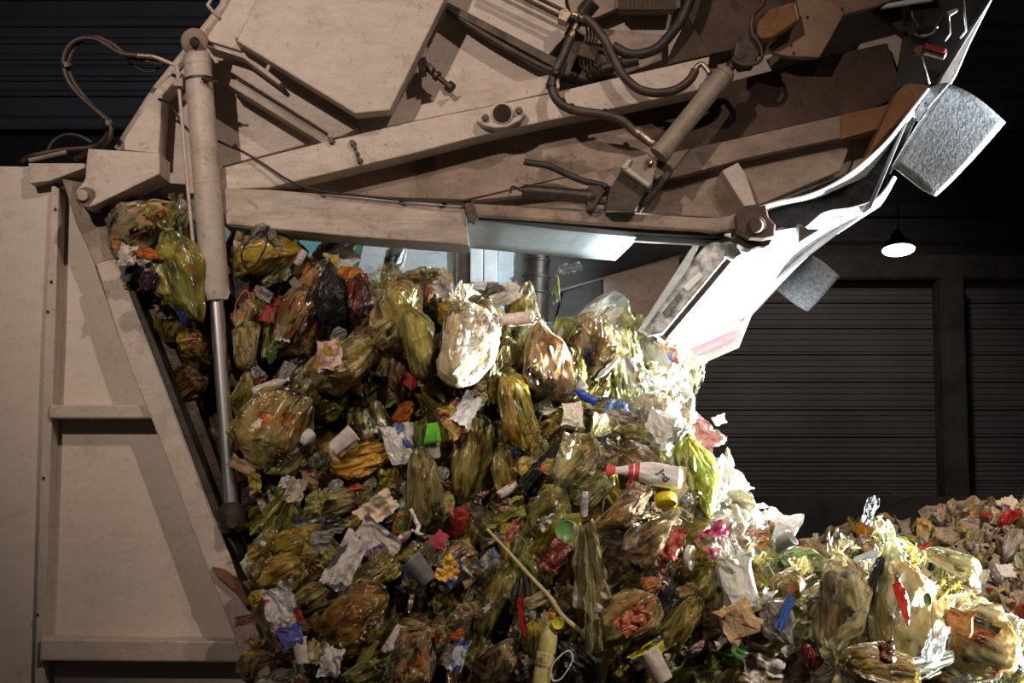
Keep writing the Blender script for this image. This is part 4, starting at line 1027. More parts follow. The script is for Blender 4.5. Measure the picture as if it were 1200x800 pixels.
item('clearsheet', 446, 326, 60, 40, 20, (.75, .82, .82), 'clear plastic film on the crest right of the orange net bag', 'clear film on the crest', .0, var=1)
item('bag', 466, 352, 92, 66, 118, Py, 'pale yellow rounded bag on the crest left of the white shiny bag', 'pale yellow crest bag', -.10, .75, 5)
item('lump', 484, 326, 40, 34, 0, (.74, .66, .36), 'small pale round bag at the very top of the crest', 'small pale round bag', -.03, .8, 1)
item('lump', 514, 330, 36, 30, 20, (.70, .66, .30), 'small yellow round bag right of the topmost pale one', 'small yellow round bag', -.04, .8, 2)
item('bag', 488, 392, 96, 62, 100, (.66, .60, .17), 'yellow-olive bag directly below the pale yellow crest bag', 'yellow-olive bag', -.10, .7, 6, 60)
item('stick', 497, 340, 28, 60, 75, (.02, .02, .08), 'dark blue thin offcut between two small round bags', 'dark blue offcut', -.14)
item('carton', 524, 340, 30, 16, 100, (.4, .37, .08), 'olive folded carton edge on the crest', 'olive folded carton', -.02, .5, 2)
item('bag', 546, 398, 122, 96, 97, Cr, 'large whitish shiny bag bulging in the middle of the cascade', 'large whitish shiny bag', -.17, .7, 7, 10, cont=(1, .85, .75))
item('clearsheet', 560, 396, 80, 56, 70, (.85, .86, .82), 'glossy white film draped over the large whitish bag', 'glossy white film', -.34, var=2)
item('bag', 412, 424, 122, 100, 38, (.72, .64, .32), 'wide pale bag holding a red and white carton', 'wide pale bag with carton', -.13, .6, 2, 80)
item('carton', 386, 420, 34, 28, 100, (.78, .55, .45), 'red and white carton poking from the wide pale bag', 'red and white carton', -.30, .6, 0, 30)
item('solidbag', 396, 393, 26, 20, 30, Gy, 'small grey crumpled bag above the red and white carton', 'small grey bag', -.26, .8, 3)
item('bag', 292, 455, 112, 44, 82, Ol, 'narrow dark olive bag right beside the chrome rod', 'narrow dark olive bag', -.06, .8, 0)
item('long', 290, 395, 80, 44, 95, (.60, .52, .24), 'creased tan-yellow bag under the orange-red cord loop', 'creased tan-yellow bag', -.07, .7, 1)
item('bottle', 318, 452, 46, 34, 20, (.55, .52, .48), 'grey bottle with a pale cap above the pleated bag', 'grey bottle', -.14, 1, 0, cont=(.7, .66, .62))
item('fanbag', 333, 500, 116, 104, 62, (.62, .54, .22), 'big round pleated bag fanning out right of the chrome rod', 'big round pleated bag', -.12, .35, 0, sub='noknot', cont=(1, .9, .8))
item('bag', 375, 470, 66, 40, 200, Yg, 'small green-yellow bag right above the pleated bag', 'small green-yellow bag', -.08, .8, 1)
item('long', 435, 490, 100, 58, 110, (.38, .36, .12), 'long dark olive-grey bag under the wide pale bag', 'long olive-grey bag', -.09, .8, 2)
item('solidbag', 472, 484, 32, 28, 40, (.70, .20, .02), 'orange crumpled bag in the hollow under the yellow-olive bag', 'orange bag in the hollow', -.08, .8, 4)
item('carton', 466, 518, 46, 26, 112, (.7, .68, .62), 'white carton with blue print below the orange bag', 'white carton with blue print', -.13, .6, 3)
item('tray', 502, 508, 28, 24, 10, (.16, .55, .05), 'bright green plastic tub lid left of the whitish bag bottom', 'bright green tub', -.16, .6)
item('long', 496, 556, 128, 52, 96, (.50, .46, .22), 'torn hanging beige-olive bag below the green tub', 'torn hanging bag', -.14, .6, 3)
item('solidbag', 424, 536, 74, 42, 12, Am, 'amber yellow glossy bag right of the big pleated bag', 'amber glossy bag', -.10, .7, 5)
item('cup', 402, 516, 32, 24, 40, (.75, .68, .62), 'crushed white and red cup above the amber bag', 'crushed white cup', -.18, .7, 1)
item('block', 304, 572, 64, 26, 28, (.03, .026, .024), 'black shiny wrap left under the big pleated bag', 'black shiny wrap', -.04, .7, 2, mat=M['glossy'])
item('paper', 284, 546, 40, 18, -30, (.62, .42, .26), 'tan paper scrap right of the rod end', 'tan paper scrap', -.08, var=2)
item('clearsheet', 372, 545, 46, 30, 40, (.5, .48, .44), 'grey clear film scrap below the crushed cup', 'grey clear film scrap', -.09, var=3)
item('long', 398, 588, 92, 46, 22, (.44, .42, .16), 'dull olive bag lying flat below the amber bag', 'flat olive bag', -.06, .7, 4)
item('paper', 347, 574, 36, 26, 70, (.52, .45, .36), 'pale beige card scrap left of the flat olive bag', 'beige card scrap', -.10, var=3)
item('paper', 443, 596, 56, 36, 38, (.70, .57, .42), 'crumpled beige paper ball in the dark middle', 'crumpled beige paper', -.14, var=4)
item('stick', 487, 612, 34, 130, 110, (.75, .72, .68), 'white plastic spoon handle standing in the dark gap', 'white spoon handle', -.14)
item('strap', 470, 612, 26, 18, 60, (.7, .08, .03), 'thin red cord left of the white spoon handle', 'thin red cord', -.13, .4, 2)
item('clearsheet', 372, 616, 74, 30, 8, (.55, .56, .58), 'silvery clear film above the two yellow bags at left', 'silvery clear film', -.10, var=0)
item('bag', 337, 636, 84, 52, 200, (.62, .54, .09), 'upper one of two bright yellow bags near the rod end', 'upper yellow bag near the rod', -.12, .7, 2)
item('bag', 340, 668, 74, 46, 30, (.66, .50, .10), 'lower one of two bright yellow bags near the rod end', 'lower yellow bag near the rod', -.15, .7, 5)
item('news', 405, 658, 72, 36, 62, (.62, .58, .54), 'folded newspaper strip pointing down in the left half', 'folded newspaper strip', -.20, var=0)
item('news', 440, 636, 58, 46, -35, (.50, .46, .42), 'grey printed newspaper sheet behind the folded strip', 'grey newspaper sheet', -.12, var=1)
item('lump', 300, 672, 34, 26, 80, (.66, .58, .3), 'small pale bag at the lower truck edge', 'small pale bag at the edge', -.08, .8, 3)
item('solidbag', 300, 698, 24, 20, 40, (.80, .52, .02), 'small vivid yellow scrap left of the white and blue carton', 'vivid yellow scrap', -.14, .8, 0)
item('wrapper', 330, 712, 62, 46, 112, (.62, .60, .60), 'white and blue flattened pack low at the left edge', 'white and blue flattened pack', -.22, var=0)
item('block', 340, 745, 22, 26, 105, (.10, .12, .42), 'small blue carton end under the white flattened pack', 'blue carton end', -.20, .4, 1)
item('long', 375, 700, 96, 40, 40, (.46, .44, .10), 'olive pleated bag right of the white flattened pack', 'olive pleated bag', -.10, .7, 0)
item('lump', 410, 722, 96, 84, 30, (.44, .30, .08), 'large orange-olive rounded bag low in the left half', 'large orange-olive bag', -.14, .6, 4, cont=(1, .7, .4))
item('long', 448, 668, 96, 46, 35, (.50, .44, .10), 'olive-yellow bag right of the folded newspaper strip', 'olive-yellow bag', -.10, .7, 1)
item('cup', 352, 762, 30, 20, 100, (.70, .66, .58), 'crushed white cup under the blue carton end', 'crushed cup at bottom left', -.18, .5, 1)
item('paper', 368, 764, 34, 24, 80, (.50, .42, .22), 'ochre card piece beside the crushed cup at bottom left', 'ochre card piece', -.16, var=5)
item('paper', 388, 776, 44, 30, 75, (.62, .58, .54), 'white torn tissue at the bottom left', 'white torn tissue', -.18, var=0)
item('long', 430, 785, 84, 36, 32, (.52, .54, .14), 'green-yellow pleated bag at the bottom edge', 'green-yellow pleated bag', -.18, .7, 2)
item('can', 463, 750, 36, 24, 60, (.75, .66, .62), 'crushed white and red can above the tan bag', 'crushed white and red can', -.22, .8, 1)
item('clearbag', 480, 778, 84, 66, 62, Tn, 'tan creased clear bag at the bottom edge', 'tan creased bag at the bottom', -.20, .7, 5, cont=(1, .8, .6))
item('wrapper', 538, 768, 46, 20, 70, (.55, .56, .62), 'blue and white crumpled wrapper right of the tan bag', 'blue and white wrapper', -.20, var=1)
item('bag', 512, 750, 60, 38, 60, (.52, .42, .14), 'ochre bag between the tan bag and the blue wrapper', 'ochre bag', -.14, .7, 6)
item('solidbag', 535, 744, 22, 16, 20, (.75, .14, .02), 'small orange-red lump above the blue and white wrapper', 'orange-red lump', -.20, .8, 1)
item('wrapper', 526, 668, 36, 30, 60, (.72, .40, .05), 'yellow-orange snack pack in the lower middle', 'yellow-orange snack pack', -.16, var=2)
item('lump', 506, 645, 38, 30, 50, (.64, .60, .55), 'white round bag with a red and blue print', 'white round bag', -.14, .8, 5)
item('block', 516, 632, 20, 14, 60, (.45, .04, .08), 'small red and blue pack on the white round bag', 'small red pack', -.22, .6, 3)
item('cup', 492, 668, 34, 30, 130, (.16, .16, .17), 'dark grey plastic cup below the white round bag', 'dark grey cup in the middle', -.12, .8, 1)
# ---- middle
item('bag', 640, 408, 120, 84, 110, (.52, .36, .18), 'brown translucent bag right of the large whitish shiny bag', 'brown translucent bag', -.14, .7, 0, 20, cont=(1, .75, .5))
item('clearbag', 692, 402, 110, 70, 75, (.56, .50, .36), 'grey-brown clear bag at the crest near the hopper channel', 'grey-brown crest bag', -.12, .7, 3, cont=(.95, .8, .6))
item('bottle', 604, 374, 56, 44, 185, (.78, .62, .58), 'pale pink bottle lying on the crest', 'pale pink bottle', -.12, 1, 1, cont=(.8, .5, .45), sub=(.8, .7, .66))
item('wrapper', 586, 348, 60, 28, 20, (.70, .68, .60), 'flat whitish pack on the crest before the white posts', 'flat whitish pack', -.03, var=3)
item('paper', 575, 340, 54, 26, 0, (.78, .80, .80), 'white tissue heap on the crest before the white posts', 'white tissue heap', .02, var=1)
item('sheet', 668, 314, 34, 14, 10, (.80, .82, .78), 'scrap of white film caught under the tailgate sill', 'white film under the sill', 0, var=1, Y=.9)
item('veil', 652, 338, 40, 14, 88, (.56, .56, .16), 'yellow-green film ribbon hanging above the crest', 'film ribbon above the crest', 0, var=0, Y=.9)
item('bag', 604, 468, 138, 58, 108, Yw, 'long saturated yellow bag with a black cord', 'long saturated yellow bag', -.12, .7, 4, 50)
item('strap', 626, 492, 42, 20, 60, (.012, .012, .012), 'black cord loop on the long saturated yellow bag', 'black cord loop', -.30, .5, 1)
item('long', 560, 525, 150, 52, 84, (.48, .42, .12), 'hanging olive bag below the large whitish bag', 'hanging olive bag', -.08, .8, 0)
item('long', 590, 545, 100, 44, 98, (.50, .40, .10), 'dark mustard bag beside the dark hollow', 'dark mustard bag', -.06, .8, 4)
item('paper', 548, 480, 46, 30, 60, (.82, .82, .82), 'white torn plastic under the large whitish bag', 'white torn plastic', -.18, var=2)
item('carton', 532, 492, 36, 28, 120, (.66, .48, .10), 'yellow and purple carton left of the white torn plastic', 'yellow and purple carton', -.14, .6, 1)
item('bottle', 686, 464, 30, 30, 150, (.02, .07, .50), 'small royal blue plastic bottle in the dark hollow', 'royal blue bottle', -.20, 1, 0, cont=(.03, .10, .6), sub=(.03, .09, .5))
item('block', 671, 488, 26, 22, 95, (.78, .72, .62), 'cream square packaging block left under the blue bottle', 'cream packaging block', -.20, .6, 0)
item('lump', 716, 494, 76, 36, 160, (.62, .57, .50), 'grey-white flat bag right of the cream block', 'grey-white flat bag', -.14, .7, 0)
item('long', 682, 530, 96, 62, 60, (.70, .66, .36), 'pale bag with red and green print in the middle', 'pale bag with red print', -.18, .6, 1)
item('wrapper', 664, 522, 34, 18, 75, (.45, .40, .20), 'red and green printed wrapper inside the pale middle bag', 'red and green wrapper', -.30, var=4)
item('sheet', 634, 546, 78, 18, 48, (.02, .022, .02), 'narrow black film strip left of the pale middle bag', 'narrow black film strip', -.12, var=2, mat=M['film_opaque'])
item('bag', 748, 536, 74, 44, 155, (.40, .30, .14), 'brown crumpled bag above the red striped pack', 'brown crumpled bag', -.13, .7, 6)
pack = item('pack', 758, 555, 92, 27, 174, (.82, .79, .76), 'white pack with red stripes and dark lettering right of the middle', 'white pack with red stripes', -.28, .8, 0)
item('clearbag', 727, 598, 84, 44, 32, (.62, .46, .26), 'smooth tan tube-shaped bag below the red striped pack', 'tan tube-shaped bag', -.20, .9, 5, cont=(1, .8, .6))
item('lid', 780, 585, 50, 26, 92, (.80, .62, .01), 'bright yellow plastic lid under the red striped pack', 'bright yellow lid', -.26, 1, 0, tilt=25)
item('strap', 801, 602, 26, 14, 140, (.72, .66, .5), 'cream cord loop right of the yellow lid', 'cream cord loop', -.24, .4, 1)
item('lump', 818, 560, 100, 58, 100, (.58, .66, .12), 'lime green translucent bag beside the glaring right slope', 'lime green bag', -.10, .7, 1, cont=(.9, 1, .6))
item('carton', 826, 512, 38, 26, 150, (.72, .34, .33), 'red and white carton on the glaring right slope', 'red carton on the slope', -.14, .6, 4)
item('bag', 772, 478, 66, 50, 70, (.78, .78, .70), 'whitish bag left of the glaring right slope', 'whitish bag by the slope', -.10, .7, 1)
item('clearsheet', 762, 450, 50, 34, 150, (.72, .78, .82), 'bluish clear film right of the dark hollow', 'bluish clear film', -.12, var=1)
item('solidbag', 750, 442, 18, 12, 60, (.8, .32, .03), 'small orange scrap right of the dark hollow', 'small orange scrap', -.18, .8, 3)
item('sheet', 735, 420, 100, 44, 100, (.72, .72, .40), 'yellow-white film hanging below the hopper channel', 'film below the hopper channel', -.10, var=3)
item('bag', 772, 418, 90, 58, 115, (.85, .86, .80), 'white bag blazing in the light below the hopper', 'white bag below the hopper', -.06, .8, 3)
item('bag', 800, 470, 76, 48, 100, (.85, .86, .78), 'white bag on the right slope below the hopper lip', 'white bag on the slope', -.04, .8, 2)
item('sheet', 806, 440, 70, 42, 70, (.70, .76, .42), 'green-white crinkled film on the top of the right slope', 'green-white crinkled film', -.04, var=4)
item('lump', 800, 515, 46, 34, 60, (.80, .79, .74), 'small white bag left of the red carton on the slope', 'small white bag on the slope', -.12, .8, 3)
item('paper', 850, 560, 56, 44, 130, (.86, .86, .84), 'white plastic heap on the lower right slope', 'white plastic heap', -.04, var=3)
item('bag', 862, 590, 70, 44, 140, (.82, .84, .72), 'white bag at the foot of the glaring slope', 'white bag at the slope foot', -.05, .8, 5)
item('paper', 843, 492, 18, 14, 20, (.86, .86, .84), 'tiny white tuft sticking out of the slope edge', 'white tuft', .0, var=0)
# ---- lower middle
item('lump', 762, 622, 84, 56, 35, (.62, .52, .34), 'clear crumpled bag below the bright yellow lid', 'clear bag below the yellow lid', -.18, .7, 0)
item('sheet', 757, 606, 40, 14, 20, (.75, .6, .15), 'strip of gold foil on the clear bag below the lid', 'gold foil strip', -.36, var=0, mat=M['metal_foil'])
item('wrapper', 790, 636, 46, 26, 65, (.50, .10, .06), 'red and cream printed wrapper right of the clear bag', 'red and cream wrapper', -.22, var=1)
item('wrapper', 838, 632, 46, 36, 40, (.50, .05, .14), 'crimson crumpled wrapper near the right slope foot', 'crimson wrapper', -.20, var=2)
item('veil', 690, 660, 120, 62, 95, (.62, .56, .36), 'beige film veil spread over the lower middle', 'beige film veil', -.26, var=1)
item('veil', 694, 722, 100, 30, 92, (.58, .54, .28), 'lower tail of yellowish film hanging to the fan bag', 'yellowish film tail', -.26, var=2)
item('wrapper', 651, 650, 44, 26, 62, (.22, .04, .03), 'dark red chocolate wrapper left of the beige veil', 'dark red wrapper', -.24, var=3)
item('solidbag', 766, 684, 30, 26, 30, (.70, .28, .08), 'knotted orange bag corner right of the beige veil', 'knotted orange corner', -.24, .8, 6)
item('fanbag', 736, 733, 92, 64, 218, (.62, .50, .20), 'fan-shaped pleated yellow bag with a red side', 'fan-shaped pleated bag', -.24, .6, 1, sub='noknot', cont=(1, .6, .4))
item('wrapper', 742, 726, 44, 30, 40, (.60, .16, .08), 'red striped foil inside the fan-shaped bag', 'red striped foil', -.40, var=4)
item('bottle', 640, 764, 92, 58, 80, (.66, .58, .24), 'upright yellow bottle with an orange cap at the bottom', 'bottle with orange cap', -.26, 1, 0, cont=(.65, .22, .03), sub=(.72, .6, .3))
item('lid', 654, 730, 15, 14, 0, (.78, .68, .04), 'small round yellow cap above the bottle', 'small round yellow cap', -.34, 1, 0, tilt=80)
item('lump', 628, 742, 60, 28, 85, (.62, .56, .10), 'yellow bag left of the bottle with the orange cap', 'yellow bag left of the bottle', -.18, .8, 2)
item('sheet', 612, 722, 52, 10, 96, (.60, .04, .02), 'red plastic ribbon left of the yellow bottle', 'red ribbon', -.22, var=1, mat=M['film_opaque'])
item('stick', 625, 680, 160, 110, 132, (.52, .42, .24), 'long pale wooden stick lying diagonally in the lower middle', 'long diagonal stick', -.26)
item('strap', 660, 778, 42, 26, 60, (.78, .74, .66), 'white wire triangle right of the yellow bottle', 'white wire triangle', -.28, .4, 0)
item('solidbag', 680, 780, 70, 46, 130, (.03, .03, .032), 'black shiny bag at the bottom right of the bottle', 'black shiny bag at the bottom', -.16, .7, 1)
item('wrapper', 764, 762, 62, 24, 35, (.62, .52, .06), 'yellow and blue long wrapper below the fan-shaped bag', 'yellow and blue wrapper', -.26, var=0)
item('cup', 768, 780, 40, 30, 120, (.70, .62, .50), 'crushed cream cup at the bottom under the yellow wrapper', 'crushed cream cup', -.26, .8, 1)
item('long', 804, 722, 104, 40, 55, (.58, .50, .12), 'long yellow bag right of the fan-shaped bag', 'long yellow bag', -.20, .8, 3)
item('sheet', 776, 716, 70, 30, 55, (.02, .02, .022), 'black glossy film between the fan bag and long yellow bag', 'black glossy film', -.14, var=5, mat=M['film_opaque'])
item('long', 585, 690, 120, 40, 70, (.44, .40, .12), 'dark olive folded bag left of the long stick', 'dark olive folded bag', -.12, .8, 1)
item('clearbag', 590, 770, 90, 60, 65, (.52, .42, .26), 'brownish tangled bag left of the red ribbon', 'brownish tangled bag', -.16, .7, 0)
item('bag', 640, 600, 100, 60, 60, (.50, .50, .16), 'greenish bag with a small red wrapper in the middle', 'greenish bag in the middle', -.12, .7, 3)
item('wrapper', 600, 622, 30, 14, 60, (.42, .10, .06), 'small red lettered wrapper on the greenish bag', 'small red wrapper', -.26, var=1)
item('lid', 664, 622, 26, 26, 0, (.16, .34, .10), 'round green-rimmed lid under the greenish bag', 'green-rimmed lid', -.22, 1, 0, tilt=75)
item('bag', 700, 570, 76, 40, 45, (.42, .44, .14), 'dull green bag above the tan tube-shaped bag', 'dull green bag', -.12, .8, 4)
# ---- lower right
item('sheet', 856, 656, 70, 40, 110, (.70, .64, .55), 'whitish film hanging left of the white square carton', 'whitish hanging film', -.18, var=1)
item('block', 864, 682, 54, 36, 100, (.80, .78, .70), 'white square carton leaning below the crimson wrapper', 'white square carton', -.22, .5, 1)
item('carton', 868, 728, 40, 34, 30, (.62, .40, .22), 'tan carton tumbling in the lower right', 'tan tumbling carton', -.28, .5, 2, mat=M['paper'])
item('wrapper', 894, 785, 54, 40, -12, (.78, .70, .66), 'white and red printed sheet at the bottom edge right', 'white and red sheet', -.28, var=2)
item('block', 916, 618, 36, 34, 70, (.84, .84, .82), 'white square plastic piece on the crest of the right flank', 'white square piece', -.08, .4, 2)
item('stick', 866, 612, 44, 220, 105, (.62, .55, .38), 'upright tan card strip at the slope foot', 'tan card strip', -.12)
item('bag', 940, 656, 84, 44, 172, (.50, .64, .30), 'greenish clear bag along the crest of the right flank', 'greenish bag on the flank', -.08, .7, 1)
item('bag', 925, 690, 70, 52, 60, (.66, .52, .22), 'yellow-brown bag left of the big pale bags', 'yellow-brown bag', -.16, .7, 2)
item('bag', 912, 722, 62, 48, 120, (.70, .64, .60), 'whitish bag with a blue and red strip', 'whitish bag with blue strip', -.22, .7, 6)
item('sheet', 920, 718, 48, 14, 70, (.06, .14, .45), 'blue plastic strip in front of the whitish bag', 'blue strip', -.36, var=2, mat=M['film_opaque'])
item('wrapper', 962, 650, 50, 20, 130, (.35, .24, .12), 'dark brown and orange pack on the crest', 'dark brown pack on the crest', -.08, var=3)
item('bag', 984, 702, 138, 86, 92, (.72, .66, .42), 'large pale tan bag left of the biggest pale yellow bag', 'large pale tan bag', -.22, .7, 7)
item('bag', 1060, 690, 200, 122, 108, (.80, .80, .46), 'biggest pale yellow bag with dark and red contents at the right', 'biggest pale yellow bag', -.26, .6, 0, 30, cont=(1, .75, .65))
item('lid', 1087, 702, 15, 15, 0, (.22, .32, .10), 'round dark green spot sticker on the biggest pale yellow bag', 'green spot sticker', -.52, .6, 0, tilt=82)
item('solidbag', 1044, 672, 96, 40, 68, (.05, .05, .06), 'dark grey clothing bundle inside the biggest pale yellow bag', 'dark bundle in the biggest bag', -.315, .6, 2)
item('solidbag', 1058, 706, 56, 17, 100, (.62, .06, .03), 'red strip of cloth inside the biggest pale yellow bag', 'red cloth in the biggest bag', -.345, .5, 1)
item('clearsheet', 1020, 598, 40, 18, 70, (.75, .80, .88), 'clear crumpled film tossed up above the biggest yellow bag', 'tossed clear film', -.20, var=0, Y=.0)
item('long', 1108, 662, 128, 54, 158, (.80, .80, .50), 'long pale yellow bag stretched right above the heap', 'long pale yellow bag', -.16, .7, 2)
item('bag', 1140, 742, 110, 92, 150, (.82, .80, .56), 'pale bag with brown contents at the lower right corner', 'pale bag with brown contents', -.22, .7, 5, cont=(1, .75, .5))
item('block', 1124, 728, 26, 30, 80, (.62, .28, .08), 'orange-brown box inside the lower right pale bag', 'orange-brown box', -.40, .4, 1)
item('sheet', 1098, 752, 50, 26, 70, (.84, .88, .90), 'white torn film between two pale bags at the right', 'white torn film', -.44, var=2)
item('bag', 1190, 745, 66, 50, 30, (.84, .84, .70), 'glaring white bag cut by the right frame edge', 'white bag at the right edge', -.18, .7, 1)
item('bag', 1180, 780, 64, 50, 60, (.74, .72, .36), 'yellow-white bag at the bottom right corner', 'bag at the bottom right corner', -.22, .7, 3)
item('bag', 1020, 782, 130, 70, 170, (.66, .54, .24), 'wide yellow-brown bag at the bottom before the pale bags', 'wide yellow-brown bag', -.34, .7, 4)
item('veil', 1082, 782, 100, 48, 20, (.78, .80, .72), 'milky film sheet at the bottom right', 'milky film sheet', -.40, var=3)
item('wrapper', 1040, 764, 30, 22, 100, (.25, .07, .04), 'dark red-brown wrapper on the wide yellow-brown bag', 'dark red-brown wrapper', -.50, var=4)
item('solidbag', 948, 770, 30, 22, 100, (.5, .03, .03), 'red plastic scrap left of the wide yellow-brown bag', 'red plastic scrap', -.30, .8, 4)
# ---- falling at the lower left
item('sheet', 290, 726, 34, 14, 10, (.55, .22, .20), 'pinkish scrap falling past the diagonal frame', 'falling pinkish scrap', -.10, var=0, Y=-.12, mat=M['film_opaque'])
item('bag', 296, 776, 56, 36, 80, (.66, .50, .18), 'small yellowish bag dropping at the bottom left corner', 'dropping yellowish bag', -.10, .8, 2, Y=-.2)
item('sheet', 325, 795, 50, 24, 20, (.62, .58, .54), 'pale scrap dropping at the bottom left edge', 'dropping pale scrap', -.10, var=3, Y=-.2, mat=M['film_opaque'])
# lettering and stripes on the white pack (its long axis runs leftwards in local Z, local X is up, local -Y faces out)
RP, NP_ = simple('red_print', (.55, .05, .06), .5), simple('navy_print', (.02, .02, .10), .5)
for z0, z1 in ((.10, .16), (.18, .24), (.40, .52)): link('printed_stripe', pack_mesh(z0, z1, .02, 5), pack, RP)
cu = bpy.data.curves.new('lettering', 'FONT'); cu.body = 'Jeti'; cu.size = 11.5; cu.align_x = 'CENTER'; cu.align_y = 'CENTER'; cu.extrude = 0.3; cu.offset = 0.35
tmp = bpy.data.objects.new('tmp', cu); COL.objects.link(tmp)
bpy.context.view_layer.update()
tm = bpy.data.meshes.new_from_object(tmp.evaluated_get(bpy.context.evaluated_depsgraph_get()))
bpy.data.objects.remove(tmp)
from mathutils.bvhtree import BVHTree
pk_me = pack.data
tree = BVHTree.FromPolygons([v.co.copy() for v in pk_me.vertices], [tuple(p.vertices) for p in pk_me.polygons])
ph = math.radians(-48)
for v in tm.vertices:                        # wrap the letters onto the pouch
    x, y, z = v.co
    r_px, u_px = x * math.cos(ph) - y * math.sin(ph) + 19, x * math.sin(ph) + y * math.cos(ph) - 0.5
    zl, xl = -r_px / 92, clamp(u_px / 27, -.46, .46)
    hit = tree.ray_cast(Vector((xl, -3, zl)), Vector((0, 1, 0)))[0]
    v.co = (xl, (hit.y if hit else -.1) - .035 - z * .04, zl)
link('lettering', tm, pack, NP_)
link('printed_patch', pack_mesh(-.5, -.40, .02, 4), pack, simple('tan_print', (.5, .36, .22), .5))
HN = len(ITEMS)
# ------------------------------------------------------------------ the many smaller pieces between
rng = random.Random(20)
def seg_dist(px, py):
    best = 1e9
    for (a, b), (c, d_) in zip(CREST, CREST[1:]):
        t = clamp(((px - a) * (c - a) + (py - b) * (d_ - b)) / ((c - a) ** 2 + (d_ - b) ** 2))
        best = min(best, math.hypot(px - lerp(a, c, t), py - lerp(b, d_, t)))
    return best
def inside(px, py, m=6):
    if py < crest(px) + m or py > 812 or px > 1215: return False
    if py < 625 and abs(px - (231 + (py - 65) * .076)) < 27: return False
    lx = interp(LEFT, py)
    return px > lx + m
CNAME = [('olive', (.40, .36, .08)), ('mustard yellow', (.60, .47, .08)), ('yellow-green', (.52, .52, .14)), ('pale yellow', (.72, .66, .32)), ('tan', (.56, .42, .24)), ('brown', (.30, .19, .09)),
         ('white', (.80, .78, .74)), ('grey', (.38, .36, .33)), ('black', (.02, .02, .02)), ('orange', (.72, .26, .03)), ('red', (.55, .05, .04)), ('blue', (.05, .12, .45)), ('green', (.12, .36, .08)), ('pink', (.62, .28, .28))]
CD = dict(CNAME)
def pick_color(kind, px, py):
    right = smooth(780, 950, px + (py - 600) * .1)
    if px > 745 and py < 625 and seg_dist(px, py) < 85: return rng.choice(['white', 'white', 'pale yellow'])  # pieces near the slope edge whitened to carry the headlight glare
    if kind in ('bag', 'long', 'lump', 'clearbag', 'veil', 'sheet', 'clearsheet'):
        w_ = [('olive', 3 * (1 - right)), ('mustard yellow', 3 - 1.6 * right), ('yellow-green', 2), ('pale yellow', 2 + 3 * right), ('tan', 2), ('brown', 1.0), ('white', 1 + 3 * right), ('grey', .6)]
    elif kind == 'solidbag':
        w_ = [('black', 2), ('orange', 1), ('red', .8), ('white', 2), ('blue', .5), ('green', .6), ('mustard yellow', 1), ('brown', 2)]
    else:
        w_ = [('white', 5), ('tan', 4), ('grey', 3), ('red', .5), ('orange', .6), ('blue', .5), ('green', .35), ('pink', .5), ('brown', 3.5), ('mustard yellow', 2), ('olive', 2), ('black', 1.6)]
    return rng.choices([a for a, _ in w_], [b for _, b in w_])[0]
NOUN = {'bag': 'knotted bag', 'long': 'pleated bag', 'lump': 'crumpled bag', 'clearbag': 'clear bag', 'solidbag': 'shiny bag', 'sheet': 'plastic film', 'veil': 'torn film', 'clearsheet': 'clear film',
        'wrapper': 'printed wrapper', 'paper': 'crumpled paper', 'news': 'newspaper', 'carton': 'printed carton', 'block': 'box', 'bottle': 'bottle', 'cup': 'cup', 'can': 'can', 'lid': 'lid', 'strap': 'cord', 'stick': 'stick', 'tray': 'tray'}
GROUP = {'bag': 'small bags packed in the cascade', 'film': 'film scraps in the cascade', 'bits': 'litter pieces in the cascade'}
heroes = [(px, py, sh) for (_, px, py, _, sh) in ITEMS if sh]
used = set()
def rel(dx, dy):
    a = (math.degrees(math.atan2(-dy, dx)) + 360) % 360
    return ['right of', 'above right of', 'above', 'above left of', 'left of', 'below left of', 'below', 'below right of'][int((a + 22.5) // 45) % 8]
def auto_label(px, py, cname, noun, size, marks=None, tail=''):
    near = sorted(marks or heroes, key=lambda h: (h[0] - px) ** 2 + (h[1] - py) ** 2)[:6]
    for h in near:
        t = f'{size} {cname} {noun} {rel(px - h[0], py - h[1])} the {h[2]}{tail}'
        if t not in used and len(t.split()) <= 16: used.add(t); return t
    for i in range(6):
        for j in range(i + 1, 6):
            t = f'{cname} {noun} between the {near[i][2]} and {near[j][2]}{tail}'
            if t not in used and len(t.split()) <= 16: used.add(t); return t
    return f'{size} {cname} {noun} in the cascade'
SKIP = {6, 22, 31, 57, 76, 95, 107, 114, 136, 145, 154, 178, 185, 191, 203, 218, 226, 296, 320, 321, 327, 339, 341, 342, 343, 346, 348, 350, 351, 358, 359, 360, 364, 365, 372, 381, 389, 421, 423, 424, 426, 429, 430, 433, 451, 456, 458, 465, 466, 480, 485, 488, 493, 497, 507, 509, 520, 521, 524, 525, 526, 532, 535, 539, 542, 546, 548, 558, 564, 569}
fid = 0
